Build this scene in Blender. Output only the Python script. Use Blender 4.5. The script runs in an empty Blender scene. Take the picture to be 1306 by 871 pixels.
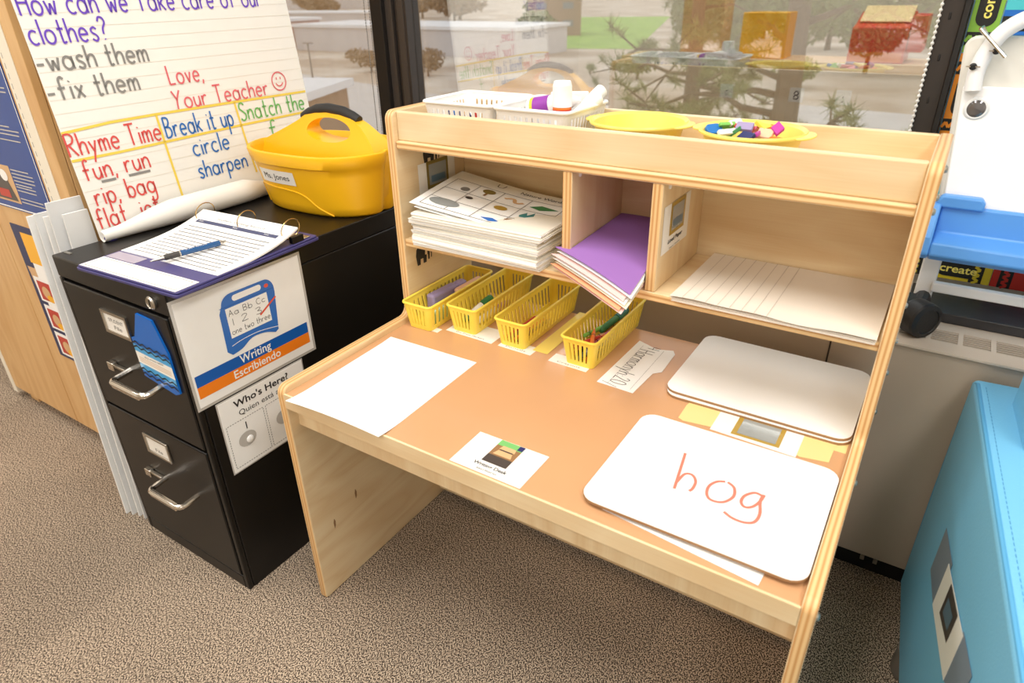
import bpy, bmesh, math, random
from mathutils import Vector, Matrix
random.seed(7)
PI = math.pi
scene = bpy.context.scene

# ------------------------------------------------------------------ camera, world, light, exposure
def make_camera():
    f, cx, cy, cz, ya, pi_, ro = 846.5486, .9205, -.6201, 1.1667, -.5807, .4905, -.0209
    fw = Vector((math.sin(ya)*math.cos(pi_), math.cos(ya)*math.cos(pi_), -math.sin(pi_)))
    right = Vector((math.cos(ya), -math.sin(ya), 0)); up = right.cross(fw)
    r2 = right*math.cos(ro) + up*math.sin(ro); u2 = up*math.cos(ro) - right*math.sin(ro)
    cd = bpy.data.cameras.new('camera'); co = bpy.data.objects.new('camera', cd)
    scene.collection.objects.link(co)
    m = Matrix((r2, u2, -fw)).transposed().to_4x4(); m.translation = (cx, cy, cz)
    co.matrix_world = m
    cd.sensor_fit = 'HORIZONTAL'; cd.sensor_width = 36; cd.lens = f/1306*36
    cd.clip_start = .02; cd.clip_end = 2000
    cd.dof.use_dof = True; cd.dof.focus_distance = 1.35; cd.dof.aperture_fstop = 5.0
    scene.camera = co
make_camera()

world = bpy.data.worlds.new('overcast_sky'); scene.world = world; world.use_nodes = True
bg = world.node_tree.nodes['Background']
bg.inputs[0].default_value = (.88, .94, 1.0, 1); bg.inputs[1].default_value = WORLD_STRENGTH = 1.75

CEILING = 2.75
LIGHT_SPOTS = [(.3, -.35), (1.9, -.5), (-1.5, -.5), (.3, -2.3), (1.9, -2.3), (-1.5, -2.3)]
LIGHT_POWER = 24.0
vs = scene.view_settings
scene.display_settings.display_device = 'sRGB'
vs.view_transform = 'Standard'; vs.look = 'None'; vs.exposure = 0.0; vs.gamma = 1.0; vs.use_curve_mapping = False

# ------------------------------------------------------------------ materials (all procedural)
def lin(c):
    def f(v):
        v /= 255.0
        return v/12.92 if v <= .04045 else ((v+.055)/1.055)**2.4
    return (f(c[0]), f(c[1]), f(c[2]), 1)
MATS = {}
def mat(name, rgb, rough=.5, metal=0.0, spec=.5, noise=0.0, nscale=40, bump=0.0, bscale=200, coat=0.0, emit=0.0):
    m = bpy.data.materials.new(name); m.use_nodes = True; nt = m.node_tree; b = nt.nodes['Principled BSDF']
    b.inputs['Base Color'].default_value = lin(rgb); b.inputs['Roughness'].default_value = rough
    b.inputs['Metallic'].default_value = metal; b.inputs['Specular IOR Level'].default_value = spec
    b.inputs['Coat Weight'].default_value = coat
    if emit:
        b.inputs['Emission Color'].default_value = lin(rgb); b.inputs['Emission Strength'].default_value = emit
    if noise or bump:
        tc = nt.nodes.new('ShaderNodeTexCoord')
        nz = nt.nodes.new('ShaderNodeTexNoise'); nz.inputs['Scale'].default_value = nscale; nz.inputs['Detail'].default_value = 3
        nt.links.new(tc.outputs['Object'], nz.inputs['Vector'])
    if noise:
        hv = nt.nodes.new('ShaderNodeHueSaturation'); hv.inputs['Color'].default_value = lin(rgb)
        mr = nt.nodes.new('ShaderNodeMapRange'); mr.inputs[1].default_value = .3; mr.inputs[2].default_value = .7
        mr.inputs[3].default_value = 1-noise; mr.inputs[4].default_value = 1+noise
        nt.links.new(nz.outputs[0], mr.inputs[0]); nt.links.new(mr.outputs[0], hv.inputs['Value'])
        nt.links.new(hv.outputs[0], b.inputs['Base Color'])
    if bump:
        n2 = nt.nodes.new('ShaderNodeTexNoise'); n2.inputs['Scale'].default_value = bscale; n2.inputs['Detail'].default_value = 4
        bp = nt.nodes.new('ShaderNodeBump'); bp.inputs['Strength'].default_value = bump; bp.inputs['Distance'].default_value = .004
        nt.links.new(tc.outputs['Object'], n2.inputs['Vector']); nt.links.new(n2.outputs[0], bp.inputs['Height'])
        nt.links.new(bp.outputs[0], b.inputs['Normal'])
    MATS[name] = m; return m
def wood(name, light, dark, grain, rough=.38, scale=1.0):
    """maple veneer: soft figure stretched along the grain axis plus fine pores"""
    m = bpy.data.materials.new(name); m.use_nodes = True; nt = m.node_tree; b = nt.nodes['Principled BSDF']
    b.inputs['Roughness'].default_value = rough; b.inputs['Coat Weight'].default_value = .12; b.inputs['Coat Roughness'].default_value = .15
    tc = nt.nodes.new('ShaderNodeTexCoord'); mp = nt.nodes.new('ShaderNodeMapping')
    s = [9*scale]*3; s['xyz'.index(grain)] = 1.6*scale; mp.inputs['Scale'].default_value = s
    nt.links.new(tc.outputs['Object'], mp.inputs['Vector'])
    n1 = nt.nodes.new('ShaderNodeTexNoise'); n1.inputs['Scale'].default_value = 1.1; n1.inputs['Detail'].default_value = 2; n1.inputs['Distortion'].default_value = .6
    nt.links.new(mp.outputs[0], n1.inputs['Vector'])
    ml = nt.nodes.new('ShaderNodeMath'); ml.operation = 'MULTIPLY'; ml.inputs[1].default_value = 9.0
    fr = nt.nodes.new('ShaderNodeMath'); fr.operation = 'PINGPONG'; fr.inputs[1].default_value = 1.0
    nt.links.new(n1.outputs[0], ml.inputs[0]); nt.links.new(ml.outputs[0], fr.inputs[0])
    mp2 = nt.nodes.new('ShaderNodeMapping'); s2 = [420]*3; s2['xyz'.index(grain)] = 9; mp2.inputs['Scale'].default_value = s2
    nt.links.new(tc.outputs['Object'], mp2.inputs['Vector'])
    n2 = nt.nodes.new('ShaderNodeTexNoise'); n2.inputs['Scale'].default_value = 1.0; n2.inputs['Detail'].default_value = 2
    nt.links.new(mp2.outputs[0], n2.inputs['Vector'])
    ad = nt.nodes.new('ShaderNodeMath'); ad.operation = 'MULTIPLY_ADD'; ad.inputs[1].default_value = .55
    nt.links.new(fr.outputs[0], ad.inputs[0]); 
    m3 = nt.nodes.new('ShaderNodeMath'); m3.operation = 'MULTIPLY'; m3.inputs[1].default_value = .5
    nt.links.new(n2.outputs[0], m3.inputs[0]); nt.links.new(m3.outputs[0], ad.inputs[2])
    cr = nt.nodes.new('ShaderNodeValToRGB'); cr.color_ramp.elements[0].color = lin(light); cr.color_ramp.elements[1].color = lin(dark)
    cr.color_ramp.elements[0].position = .15; cr.color_ramp.elements[1].position = .95
    nt.links.new(ad.outputs[0], cr.inputs[0]); nt.links.new(cr.outputs[0], b.inputs['Base Color'])
    MATS[name] = m
def ply(name, axis, c0, c1, freq):
    """plywood edge: thin plies across the board's thickness"""
    m = bpy.data.materials.new(name); m.use_nodes = True; nt = m.node_tree; b = nt.nodes['Principled BSDF']
    b.inputs['Roughness'].default_value = .35
    tc = nt.nodes.new('ShaderNodeTexCoord'); sp = nt.nodes.new('ShaderNodeSeparateXYZ'); nt.links.new(tc.outputs['Object'], sp.inputs[0])
    ml = nt.nodes.new('ShaderNodeMath'); ml.operation = 'MULTIPLY'; ml.inputs[1].default_value = freq
    nt.links.new(sp.outputs['XYZ'.index(axis.upper())], ml.inputs[0])
    nz = nt.nodes.new('ShaderNodeTexNoise'); nz.inputs['Scale'].default_value = 9; nt.links.new(tc.outputs['Object'], nz.inputs['Vector'])
    ad = nt.nodes.new('ShaderNodeMath'); ad.operation = 'MULTIPLY_ADD'; ad.inputs[1].default_value = .5
    nt.links.new(nz.outputs[0], ad.inputs[0]); nt.links.new(ml.outputs[0], ad.inputs[2])
    fr = nt.nodes.new('ShaderNodeMath'); fr.operation = 'PINGPONG'; fr.inputs[1].default_value = 1.0; nt.links.new(ad.outputs[0], fr.inputs[0])
    cr = nt.nodes.new('ShaderNodeValToRGB'); cr.color_ramp.elements[0].color = lin(c0); cr.color_ramp.elements[1].color = lin(c1)
    cr.color_ramp.elements[0].position = .3; cr.color_ramp.elements[1].position = .85
    nt.links.new(fr.outputs[0], cr.inputs[0]); nt.links.new(cr.outputs[0], b.inputs['Base Color'])
    MATS[name] = m
def carpet(name):
    m = bpy.data.materials.new(name); m.use_nodes = True; nt = m.node_tree; b = nt.nodes['Principled BSDF']
    b.inputs['Roughness'].default_value = .95; b.inputs['Specular IOR Level'].default_value = .1
    tc = nt.nodes.new('ShaderNodeTexCoord')
    def noise(scale, detail=2, dist=0, vec=None):
        n = nt.nodes.new('ShaderNodeTexNoise'); n.inputs['Scale'].default_value = scale; n.inputs['Detail'].default_value = detail
        n.inputs['Distortion'].default_value = dist; nt.links.new(vec or tc.outputs['Object'], n.inputs['Vector']); return n
    mp = nt.nodes.new('ShaderNodeMapping'); mp.inputs['Scale'].default_value = (1, .7, 1); mp.inputs['Rotation'].default_value = (0, 0, .75)
    nt.links.new(tc.outputs['Object'], mp.inputs['Vector'])
    loop = noise(440, .6, .1, mp.outputs[0])
    cr = nt.nodes.new('ShaderNodeValToRGB'); e = cr.color_ramp.elements
    e[0].position = .41; e[0].color = lin((66, 57, 50)); e[1].position = .59; e[1].color = lin((202, 183, 160))
    k = e.new(.5); k.color = lin((144, 127, 110))
    nt.links.new(loop.outputs[0], cr.inputs[0])
    # carpet tiles half a metre square, some greyer than others
    br = nt.nodes.new('ShaderNodeTexVoronoi'); br.distance = 'CHEBYCHEV'; br.inputs['Randomness'].default_value = 0; br.inputs['Scale'].default_value = 1.9
    mpt = nt.nodes.new('ShaderNodeMapping'); mpt.inputs['Location'].default_value = (.13, .21, 0); nt.links.new(tc.outputs['Object'], mpt.inputs['Vector'])
    nt.links.new(mpt.outputs[0], br.inputs['Vector'])
    big = noise(2.2, 3, .5)
    sp = nt.nodes.new('ShaderNodeSeparateColor'); nt.links.new(br.outputs['Color'], sp.inputs[0])
    ad = nt.nodes.new('ShaderNodeMath'); ad.operation = 'MULTIPLY_ADD'; ad.inputs[1].default_value = .5
    nt.links.new(sp.outputs[0], ad.inputs[0]); nt.links.new(big.outputs[0], ad.inputs[2])
    mr = nt.nodes.new('ShaderNodeMapRange'); mr.inputs[1].default_value = .3; mr.inputs[2].default_value = 1.0; mr.inputs[3].default_value = .68; mr.inputs[4].default_value = 1.1
    nt.links.new(ad.outputs[0], mr.inputs[0])
    hv = nt.nodes.new('ShaderNodeHueSaturation'); nt.links.new(cr.outputs[0], hv.inputs['Color']); nt.links.new(mr.outputs[0], hv.inputs['Value'])
    nt.links.new(hv.outputs[0], b.inputs['Base Color'])
    bp = nt.nodes.new('ShaderNodeBump'); bp.inputs['Strength'].default_value = .5; bp.inputs['Distance'].default_value = .003
    nt.links.new(loop.outputs[0], bp.inputs['Height']); nt.links.new(bp.outputs[0], b.inputs['Normal'])
    MATS[name] = m
def glass_pane(name, refl, tint):
    m = bpy.data.materials.new(name); m.use_nodes = True; nt = m.node_tree; nt.nodes.remove(nt.nodes['Principled BSDF'])
    out = nt.nodes['Material Output']; mx = nt.nodes.new('ShaderNodeMixShader'); tr = nt.nodes.new('ShaderNodeBsdfTransparent'); gl = nt.nodes.new('ShaderNodeBsdfGlossy')
    tr.inputs[0].default_value = (*tint, 1); gl.inputs['Roughness'].default_value = 0.0
    mx.inputs[0].default_value = refl
    nt.links.new(tr.outputs[0], mx.inputs[1]); nt.links.new(gl.outputs[0], mx.inputs[2]); nt.links.new(mx.outputs[0], out.inputs[0])
    MATS[name] = m
def patchy(name, cols, scale, rough=.9, bump=0):
    m = bpy.data.materials.new(name); m.use_nodes = True; nt = m.node_tree; b = nt.nodes['Principled BSDF']; b.inputs['Roughness'].default_value = rough
    tc = nt.nodes.new('ShaderNodeTexCoord'); n = nt.nodes.new('ShaderNodeTexNoise'); n.inputs['Scale'].default_value = scale; n.inputs['Detail'].default_value = 5
    nt.links.new(tc.outputs['Object'], n.inputs['Vector'])
    cr = nt.nodes.new('ShaderNodeValToRGB'); e = cr.color_ramp.elements
    e[0].position = .35; e[0].color = lin(cols[0]); e[1].position = .65; e[1].color = lin(cols[-1])
    for i, c in enumerate(cols[1:-1]): k = e.new(.35+.3*(i+1)/(len(cols)-1)); k.color = lin(c)
    nt.links.new(n.outputs[0], cr.inputs[0]); nt.links.new(cr.outputs[0], b.inputs['Base Color']); MATS[name] = m

L_, D_ = (242, 219, 178), (228, 195, 147)
wood('maple_x', L_, D_, 'x'); wood('maple_y', L_, D_, 'y'); wood('maple_z', L_, D_, 'z')
wood('birch_cabinet', (226, 185, 128), (211, 163, 105), 'z', .45)
ply('ply_x', 'x', (236, 198, 142), (208, 152, 92), 280); ply('ply_z', 'z', (240, 205, 150), (206, 152, 92), 220)
carpet('carpet_loop')
mat('desk_laminate', (208, 159, 115), .28, noise=.03, nscale=6, coat=.25)
mat('wall_paint', (232, 226, 214), .85, bump=.1); mat('ceiling_tile', (240, 238, 232), .9, bump=.3, bscale=90)
mat('baseboard_vinyl', (70, 64, 60), .6)
mat('frame_dark', (52, 45, 41), .45); mat('frame_black', (30, 27, 26), .5); mat('frame_mid', (70, 63, 58), .4)
glass_pane('glass', .30, (.98, .97, .95))
mat('black_steel', (17, 15, 14), .33, spec=.35, noise=.08, nscale=8); mat('black_gap', (8, 8, 8), .7)
mat('chrome', (215, 208, 198), .18, 1.0); mat('steel', (190, 184, 174), .3, 1.0); mat('brass', (200, 168, 110), .22, 1.0)
mat('white_card', (246, 244, 240), .55); mat('paper', (250, 249, 246), .75, noise=.01, nscale=30); mat('paper_edge', (236, 230, 216), .8)
mat('laminate_film', (196, 192, 186), .12, coat=.4); mat('label_white', (246, 243, 236), .4)
mat('chart_paper', (247, 244, 236), .8, noise=.012, nscale=20); mat('chart_rule', (238, 232, 220), .8)
mat('mk_purple', (112, 74, 198), .6); mat('mk_grey', (140, 138, 134), .6); mat('mk_red', (222, 84, 80), .6); mat('mk_pink', (228, 108, 114), .6)
mat('mk_blue', (42, 112, 190), .6); mat('mk_green', (112, 186, 96), .6); mat('mk_yellow', (244, 214, 88), .6); mat('mk_hog', (232, 128, 108), .5)
mat('ink', (38, 34, 34), .6); mat('ink_grey', (128, 124, 120), .6); mat('pencil', (92, 90, 90), .7)
mat('sign_blue', (8, 92, 180), .4); mat('sign_orange', (248, 134, 28), .4); mat('toy_blue', (48, 112, 196), .4); mat('toy_red', (226, 88, 62), .5)
mat('caddy_yellow', (254, 194, 24), .38, noise=.01, nscale=4); mat('grip_black', (36, 35, 34), .55, bump=.3, bscale=500)
mat('bin_yellow', (255, 228, 88), .4); mat('bowl_yellow', (250, 226, 112), .35); mat('white_plastic', (250, 249, 246), .4)
mat('navy_vinyl', (66, 62, 118), .4); mat('navy_bar', (70, 76, 110), .5); mat('clear_label', (168, 162, 178), .25)
mat('pen_blue', (34, 84, 136), .25, coat=.3); mat('pen_rubber', (70, 66, 62), .6)
mat('crayon_sign', (16, 104, 196), .3); mat('crayon_light', (70, 168, 226), .3)
mat('easel_white', (246, 246, 246), .35); mat('board_white', (252, 252, 252), .3); mat('easel_cream', (226, 224, 216), .4); mat('tray_blue', (92, 158, 232), .35)
mat('rubber_black', (24, 23, 23), .45, bump=.1); mat('bubble_grey', (122, 120, 122), .08, .6); mat('clear_rim', (236, 238, 238), .1, coat=.5)
mat('sofa_blue', (122, 194, 232), .42, bump=.12, bscale=260); mat('sofa_seam', (90, 168, 214), .5); mat('sofa_foot', (120, 112, 104), .6)
mat('duct_tape', (126, 140, 156), .35); mat('photo_dark', (72, 64, 60), .3); mat('photo_blue', (92, 120, 140), .3)
mat('convector_beige', (178, 163, 146), .5, noise=.02, nscale=12); mat('convector_light', (196, 182, 166), .5); mat('slot_dark', (58, 50, 44), .8)
mat('ledge_black', (52, 50, 52), .4, noise=.2, nscale=25)
mat('poster_blue', (34, 72, 148), .35, noise=.05, nscale=6); mat('poster_yellow', (252, 186, 34), .35); mat('poster_navy', (34, 44, 92), .4); mat('poster_red', (196, 62, 48), .4); mat('poster_tan', (220, 178, 130), .4)
mat('foam_board', (238, 238, 236), .6); mat('foam_grey', (226, 227, 227), .6); mat('border_cream', (242, 234, 216), .6)
mat('purple_paper', (158, 112, 188), .8); mat('pink_paper', (244, 206, 200), .8); mat('orange_paper', (246, 176, 132), .8); mat('lined_paper', (236, 226, 212), .8); mat('lined_rule', (208, 196, 182), .8); mat('cream_paper', (244, 236, 214), .8)
mat('photo_gold', (178, 146, 58), .35); mat('photo_silver', (170, 176, 176), .15, .3); mat('photo_brown', (150, 112, 74), .4); mat('photo_green', (120, 190, 110), .4); mat('photo_olive', (130, 112, 50), .4)
mat('masking_tape', (240, 214, 146), .5); mat('board_edge', (160, 122, 84), .7)
mat('bulletin_sky', (166, 212, 240), .8); mat('trim_green', (140, 190, 70), .5); mat('trim_orange', (248, 148, 40), .5); mat('trim_yellow', (222, 200, 50), .5); mat('trim_black', (30, 30, 28), .5); mat('trim_cyan', (80, 200, 210), .5); mat('trim_blue', (30, 110, 200), .5); mat('trim_red', (196, 50, 40), .5); mat('word_yellow', (250, 236, 120), .5)
mat('bead_white', (236, 232, 226), .35); mat('bead_grey', (150, 142, 132), .4)
for n_, c_ in dict(red=(206, 60, 48), orange=(240, 128, 44), green=(58, 128, 74), blue=(40, 120, 200), purple=(150, 60, 170), pink=(240, 130, 150), teal=(60, 130, 130), brown=(120, 70, 50), grey=(120, 128, 140), yellow=(248, 214, 70), lime=(130, 200, 90), magenta=(190, 60, 160), white=(246, 244, 236), navy=(40, 44, 100), lilac=(160, 146, 186), peach=(246, 196, 160), aqua=(190, 220, 190), black=(30, 30, 30)).items():
    mat('c_'+n_, c_, .5)
mat('toy_register_red', (222, 70, 50), .4); mat('toy_register_cream', (244, 220, 170), .5)
mat('light_housing', (236, 236, 234), .5); mat('diffuser', (255, 250, 240), .5, emit=1.6)
# outdoors
patchy('dry_ground', [(168, 148, 128), (190, 172, 154), (210, 198, 184)], .09); patchy('lawn_green', [(120, 160, 66), (150, 186, 80)], .4); mat('asphalt', (200, 193, 188), .9, noise=.06, nscale=.4)
mat('ext_white', (226, 224, 224), .8); mat('ext_wall', (204, 198, 196), .8, noise=.03, nscale=.5); mat('ext_brown', (158, 130, 108), .8); mat('ext_pink', (212, 176, 172), .8); mat('ext_glass', (120, 128, 136), .3)
patchy('bare_brush', [(128, 106, 84), (160, 138, 112)], 1.2); patchy('pine_needles', [(92, 106, 60), (128, 136, 80)], 2.0); patchy('leaf_green', [(88, 104, 58), (126, 138, 84)], 1.5); mat('bark', (84, 66, 54), .9, noise=.2, nscale=8)
mat('pole_grey', (120, 116, 112), .6)

# ------------------------------------------------------------------ mesh builder
_text_cache = {}
def text_mesh(s, bold=0.0):
    key = (s, bold)
    if key not in _text_cache:
        cu = bpy.data.curves.new('t', 'FONT'); cu.body = s; cu.size = 1; cu.resolution_u = 3; cu.offset = bold
        ob = bpy.data.objects.new('t', cu); scene.collection.objects.link(ob)
        me = bpy.data.meshes.new_from_object(ob.evaluated_get(bpy.context.evaluated_depsgraph_get()))
        v = [(a.co.x, a.co.y) for a in me.vertices]; f = [tuple(p.vertices) for p in me.polygons]
        bpy.data.objects.remove(ob); bpy.data.meshes.remove(me); bpy.data.curves.remove(cu)
        _text_cache[key] = (v, f)
    return _text_cache[key]
def frame(O, U, V, lift=.0006):
    """flat drawing plane: (u, v) in metres -> point, lifted off the surface"""
    O, U, V = Vector(O), Vector(U).normalized(), Vector(V); V = (V - U*V.dot(U)).normalized(); N = U.cross(V)
    return lambda u, v, k=1.0: O + U*u + V*v + N*(lift*k)
class MB:
    def __init__(s): s.v, s.f, s.m, s.names, s.M = [], [], [], [], Matrix.Identity(4)
    def mi(s, m):
        if m not in s.names: s.names.append(m)
        return s.names.index(m)
    def add(s, vs, fs, m):
        n = len(s.v); s.v += [s.M @ Vector(p) for p in vs]; k = s.mi(m)
        for f in fs: s.f.append([n+i for i in f]); s.m.append(k)
        return s
    def box(s, a, b, m, over=None):
        x0, y0, z0 = a; x1, y1, z1 = b
        vs = [(x0,y0,z0),(x1,y0,z0),(x1,y1,z0),(x0,y1,z0),(x0,y0,z1),(x1,y0,z1),(x1,y1,z1),(x0,y1,z1)]
        F = {'-z':(0,3,2,1),'+z':(4,5,6,7),'-y':(0,1,5,4),'+x':(1,2,6,5),'+y':(2,3,7,6),'-x':(3,0,4,7)}
        n = len(s.v); s.v += [s.M @ Vector(p) for p in vs]
        for k, f in F.items(): s.f.append([n+i for i in f]); s.m.append(s.mi((over or {}).get(k, m)))
        return s
    def hexa(s, p, m):   # p: 4 bottom points then 4 top points
        return s.add(p, [(0,3,2,1),(4,5,6,7),(0,1,5,4),(1,2,6,5),(2,3,7,6),(3,0,4,7)], m)
    def prism(s, pts, axis, a, b, m, rim=None):
        def P(p, t):
            return {'x':(t,p[0],p[1]),'y':(p[0],t,p[1]),'z':(p[0],p[1],t)}[axis]
        n = len(pts); area = sum(pts[i][0]*pts[(i+1)%n][1]-pts[(i+1)%n][0]*pts[i][1] for i in range(n))
        if axis == 'y': area = -area
        if area < 0: pts = pts[::-1]
        vs = [P(p, a) for p in pts]+[P(p, b) for p in pts]; o = len(s.v); s.v += [s.M @ Vector(q) for q in vs]
        s.f.append([o+i for i in range(n)][::-1]); s.m.append(s.mi(m)); s.f.append([o+n+i for i in range(n)]); s.m.append(s.mi(m))
        for i in range(n):
            j = (i+1)%n; s.f.append([o+i, o+j, o+n+j, o+n+i]); s.m.append(s.mi(rim or m))
        return s
    def tube(s, path, r, m, n=8, closed=False, cap=True, up=None):
        path = [Vector(p) for p in path]; k = len(path); rr = r if isinstance(r, (list, tuple)) else [r]*k
        vs = []; ref = None
        for i, p in enumerate(path):
            if closed: t = path[(i+1)%k]-path[i-1]
            else: t = path[min(i+1,k-1)]-path[max(i-1,0)]
            t.normalize()
            if ref is None:
                ref = Vector(up) if up else (Vector((0,0,1)) if abs(t.z) < .9 else Vector((1,0,0)))
            x = ref - t*ref.dot(t)
            if x.length < 1e-6: x = t.orthogonal()
            x.normalize(); y = t.cross(x); ref = x
            for j in range(n):
                a = 2*PI*j/n; vs.append(p + x*(math.cos(a)*rr[i]) + y*(math.sin(a)*rr[i]))
        fs = []
        for i in range(k if closed else k-1):
            for j in range(n):
                a = i*n+j; b = i*n+(j+1)%n; c = ((i+1)%k)*n+(j+1)%n; d = ((i+1)%k)*n+j; fs.append((a, b, c, d))
        if cap and not closed: fs += [tuple(range(n))[::-1], tuple((k-1)*n+j for j in range(n))]
        return s.add(vs, fs, m)
    def lathe(s, prof, m, n=24, mats=None):   # profile (r, z) about local z (uses self.M)
        vs = []; k = len(prof)
        for r, z in prof:
            for j in range(n): a = 2*PI*j/n; vs.append((r*math.cos(a), r*math.sin(a), z))
        for i in range(k-1):
            fs = [(j, (j+1)%n, n+(j+1)%n, n+j) for j in range(n)]
            s.add(vs[i*n:(i+2)*n], fs, (mats[i] if mats else m))
        if prof[0][0] > 1e-5: s.add(vs[:n], [tuple(range(n))[::-1]], mats[0] if mats else m)
        if prof[-1][0] > 1e-5: s.add(vs[-n:], [tuple(range(n))], mats[-1] if mats else m)
        return s
    def grid(s, fn, nu, nv, m, thick=0.0, nrm=None):
        P = [[Vector(fn(i/nu, j/nv)) for j in range(nv+1)] for i in range(nu+1)]
        vs = [p for row in P for p in row]; idx = lambda i, j: i*(nv+1)+j
        fs = [(idx(i,j), idx(i+1,j), idx(i+1,j+1), idx(i,j+1)) for i in range(nu) for j in range(nv)]
        if thick:
            N = []
            for i in range(nu+1):
                for j in range(nv+1):
                    a = P[min(i+1,nu)][j]-P[max(i-1,0)][j]; b = P[i][min(j+1,nv)]-P[i][max(j-1,0)]
                    c = a.cross(b); c.normalize(); N.append(c)
            o = len(vs); vs += [p - n*thick for p, n in zip(vs, N)]
            fs += [tuple(o+k for k in f)[::-1] for f in fs]
            ring = [idx(i,0) for i in range(nu)]+[idx(nu,j) for j in range(nv)]+[idx(i,nv) for i in range(nu,0,-1)]+[idx(0,j) for j in range(nv,0,-1)]
            for a, b in zip(ring, ring[1:]+ring[:1]): fs.append((a, o+a, o+b, b))
        return s.add(vs, fs, m)
    def rect(s, fr, u0, v0, u1, v1, m, k=1.0):
        return s.add([fr(u0,v0,k), fr(u1,v0,k), fr(u1,v1,k), fr(u0,v1,k)], [(0,1,2,3)], m)
    def poly(s, fr, pts, m, k=1.0):
        return s.add([fr(u,v,k) for u,v in pts], [tuple(range(len(pts)))], m)
    def disc(s, fr, u, v, ru, rv, m, k=1.0, n=20):
        return s.poly(fr, [(u+ru*math.cos(2*PI*i/n), v+rv*math.sin(2*PI*i/n)) for i in range(n)], m, k)
    def stroke(s, fr, pts, w, m, k=1.0):
        for i in range(1, len(pts)-1):   # a sharp turn starts a fresh stroke
            ax, ay, bx, by = pts[i][0]-pts[i-1][0], pts[i][1]-pts[i-1][1], pts[i+1][0]-pts[i][0], pts[i+1][1]-pts[i][1]
            if ax*bx+ay*by < .2*math.hypot(ax, ay)*math.hypot(bx, by):
                s.stroke(fr, pts[:i+1], w, m, k); return s.stroke(fr, pts[i:], w, m, k+.15)
        vs = []; n = len(pts)
        for i, p in enumerate(pts):
            a = pts[max(i-1,0)]; b = pts[min(i+1,n-1)]; dx, dy = b[0]-a[0], b[1]-a[1]; l = math.hypot(dx, dy) or 1
            vs += [fr(p[0]-dy/l*w/2, p[1]+dx/l*w/2, k), fr(p[0]+dy/l*w/2, p[1]-dx/l*w/2, k)]
        return s.add(vs, [(2*i, 2*i+1, 2*i+3, 2*i+2) for i in range(n-1)], m)
    def text(s, t, fr, u, v, h, m, width=None, align='c', k=1.0, bold=0.0):
        tv, tf = text_mesh(t, bold); sc = h/.73
        x0 = min(p[0] for p in tv); x1 = max(p[0] for p in tv); sx = (width/(x1-x0)) if width else sc
        w = (x1-x0)*sx; du = u - (w/2 if align == 'c' else 0)
        return s.add([fr(du+(p[0]-x0)*sx, v+p[1]*sc, k) for p in tv], tf, m)
    def hand(s, t, fr, u, v, h, m, width, pen=.005, k=1.0, jitter=.0):
        """handwriting: stroke glyphs fitted to a line of the given width"""
        x = 0; items = []
        for ch in t:
            if ch == ' ': x += .42; continue
            g = GLYPH[ch]; w = max(p[0] for st in g for p in st)
            for st in g: items.append([(x+p[0], p[1]) for p in st])
            x += w+.2
        x -= .2; sx = width/x
        for st in items: s.stroke(fr, [(u+p[0]*sx, v+p[1]*h) for p in smooth(st)], pen, m, k)
        return s
    def build(s, name, parent=None, loc=None, bev=0, seg=2, angle=35):
        base = Vector((0,0,0)); p = parent
        while p is not None: base += p.location; p = p.parent
        o = Vector(loc) if loc is not None else base.copy()
        me = bpy.data.meshes.new(name); me.from_pydata([tuple(q-o) for q in s.v], [], s.f)
        for n in s.names: me.materials.append(MATS[n])
        me.polygons.foreach_set('material_index', s.m); me.polygons.foreach_set('use_smooth', [True]*len(s.f))
        me.update(); me.set_sharp_from_angle(angle=math.radians(angle))
        ob = bpy.data.objects.new(name, me); scene.collection.objects.link(ob)
        ob.location = o - base
        if parent is not None: ob.parent = parent
        if bev:
            b = ob.modifiers.new('bevel', 'BEVEL'); b.width = bev; b.segments = seg; b.limit_method = 'ANGLE'; b.angle_limit = math.radians(50)
        return ob
def smooth(pts, n=5):
    if len(pts) < 3: return pts
    out = []
    for i in range(len(pts)-1):
        p0 = pts[max(i-1,0)]; p1 = pts[i]; p2 = pts[i+1]; p3 = pts[min(i+2,len(pts)-1)]
        for j in range(n):
            t = j/n
            out.append(tuple(.5*((2*b)+(-a+c)*t+(2*a-5*b+4*c-d)*t*t+(-a+3*b-3*c+d)*t**3) for a,b,c,d in zip(p0,p1,p2,p3)))
    return out+[pts[-1]]
def A(cx, cy, rx, ry, a0, a1, n=7):
    return [(cx+rx*math.cos(math.radians(a0+(a1-a0)*i/n)), cy+ry*math.sin(math.radians(a0+(a1-a0)*i/n))) for i in range(n+1)]
R_ = A(.24, .28, .24, .28, 50, 410, 9)
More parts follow.
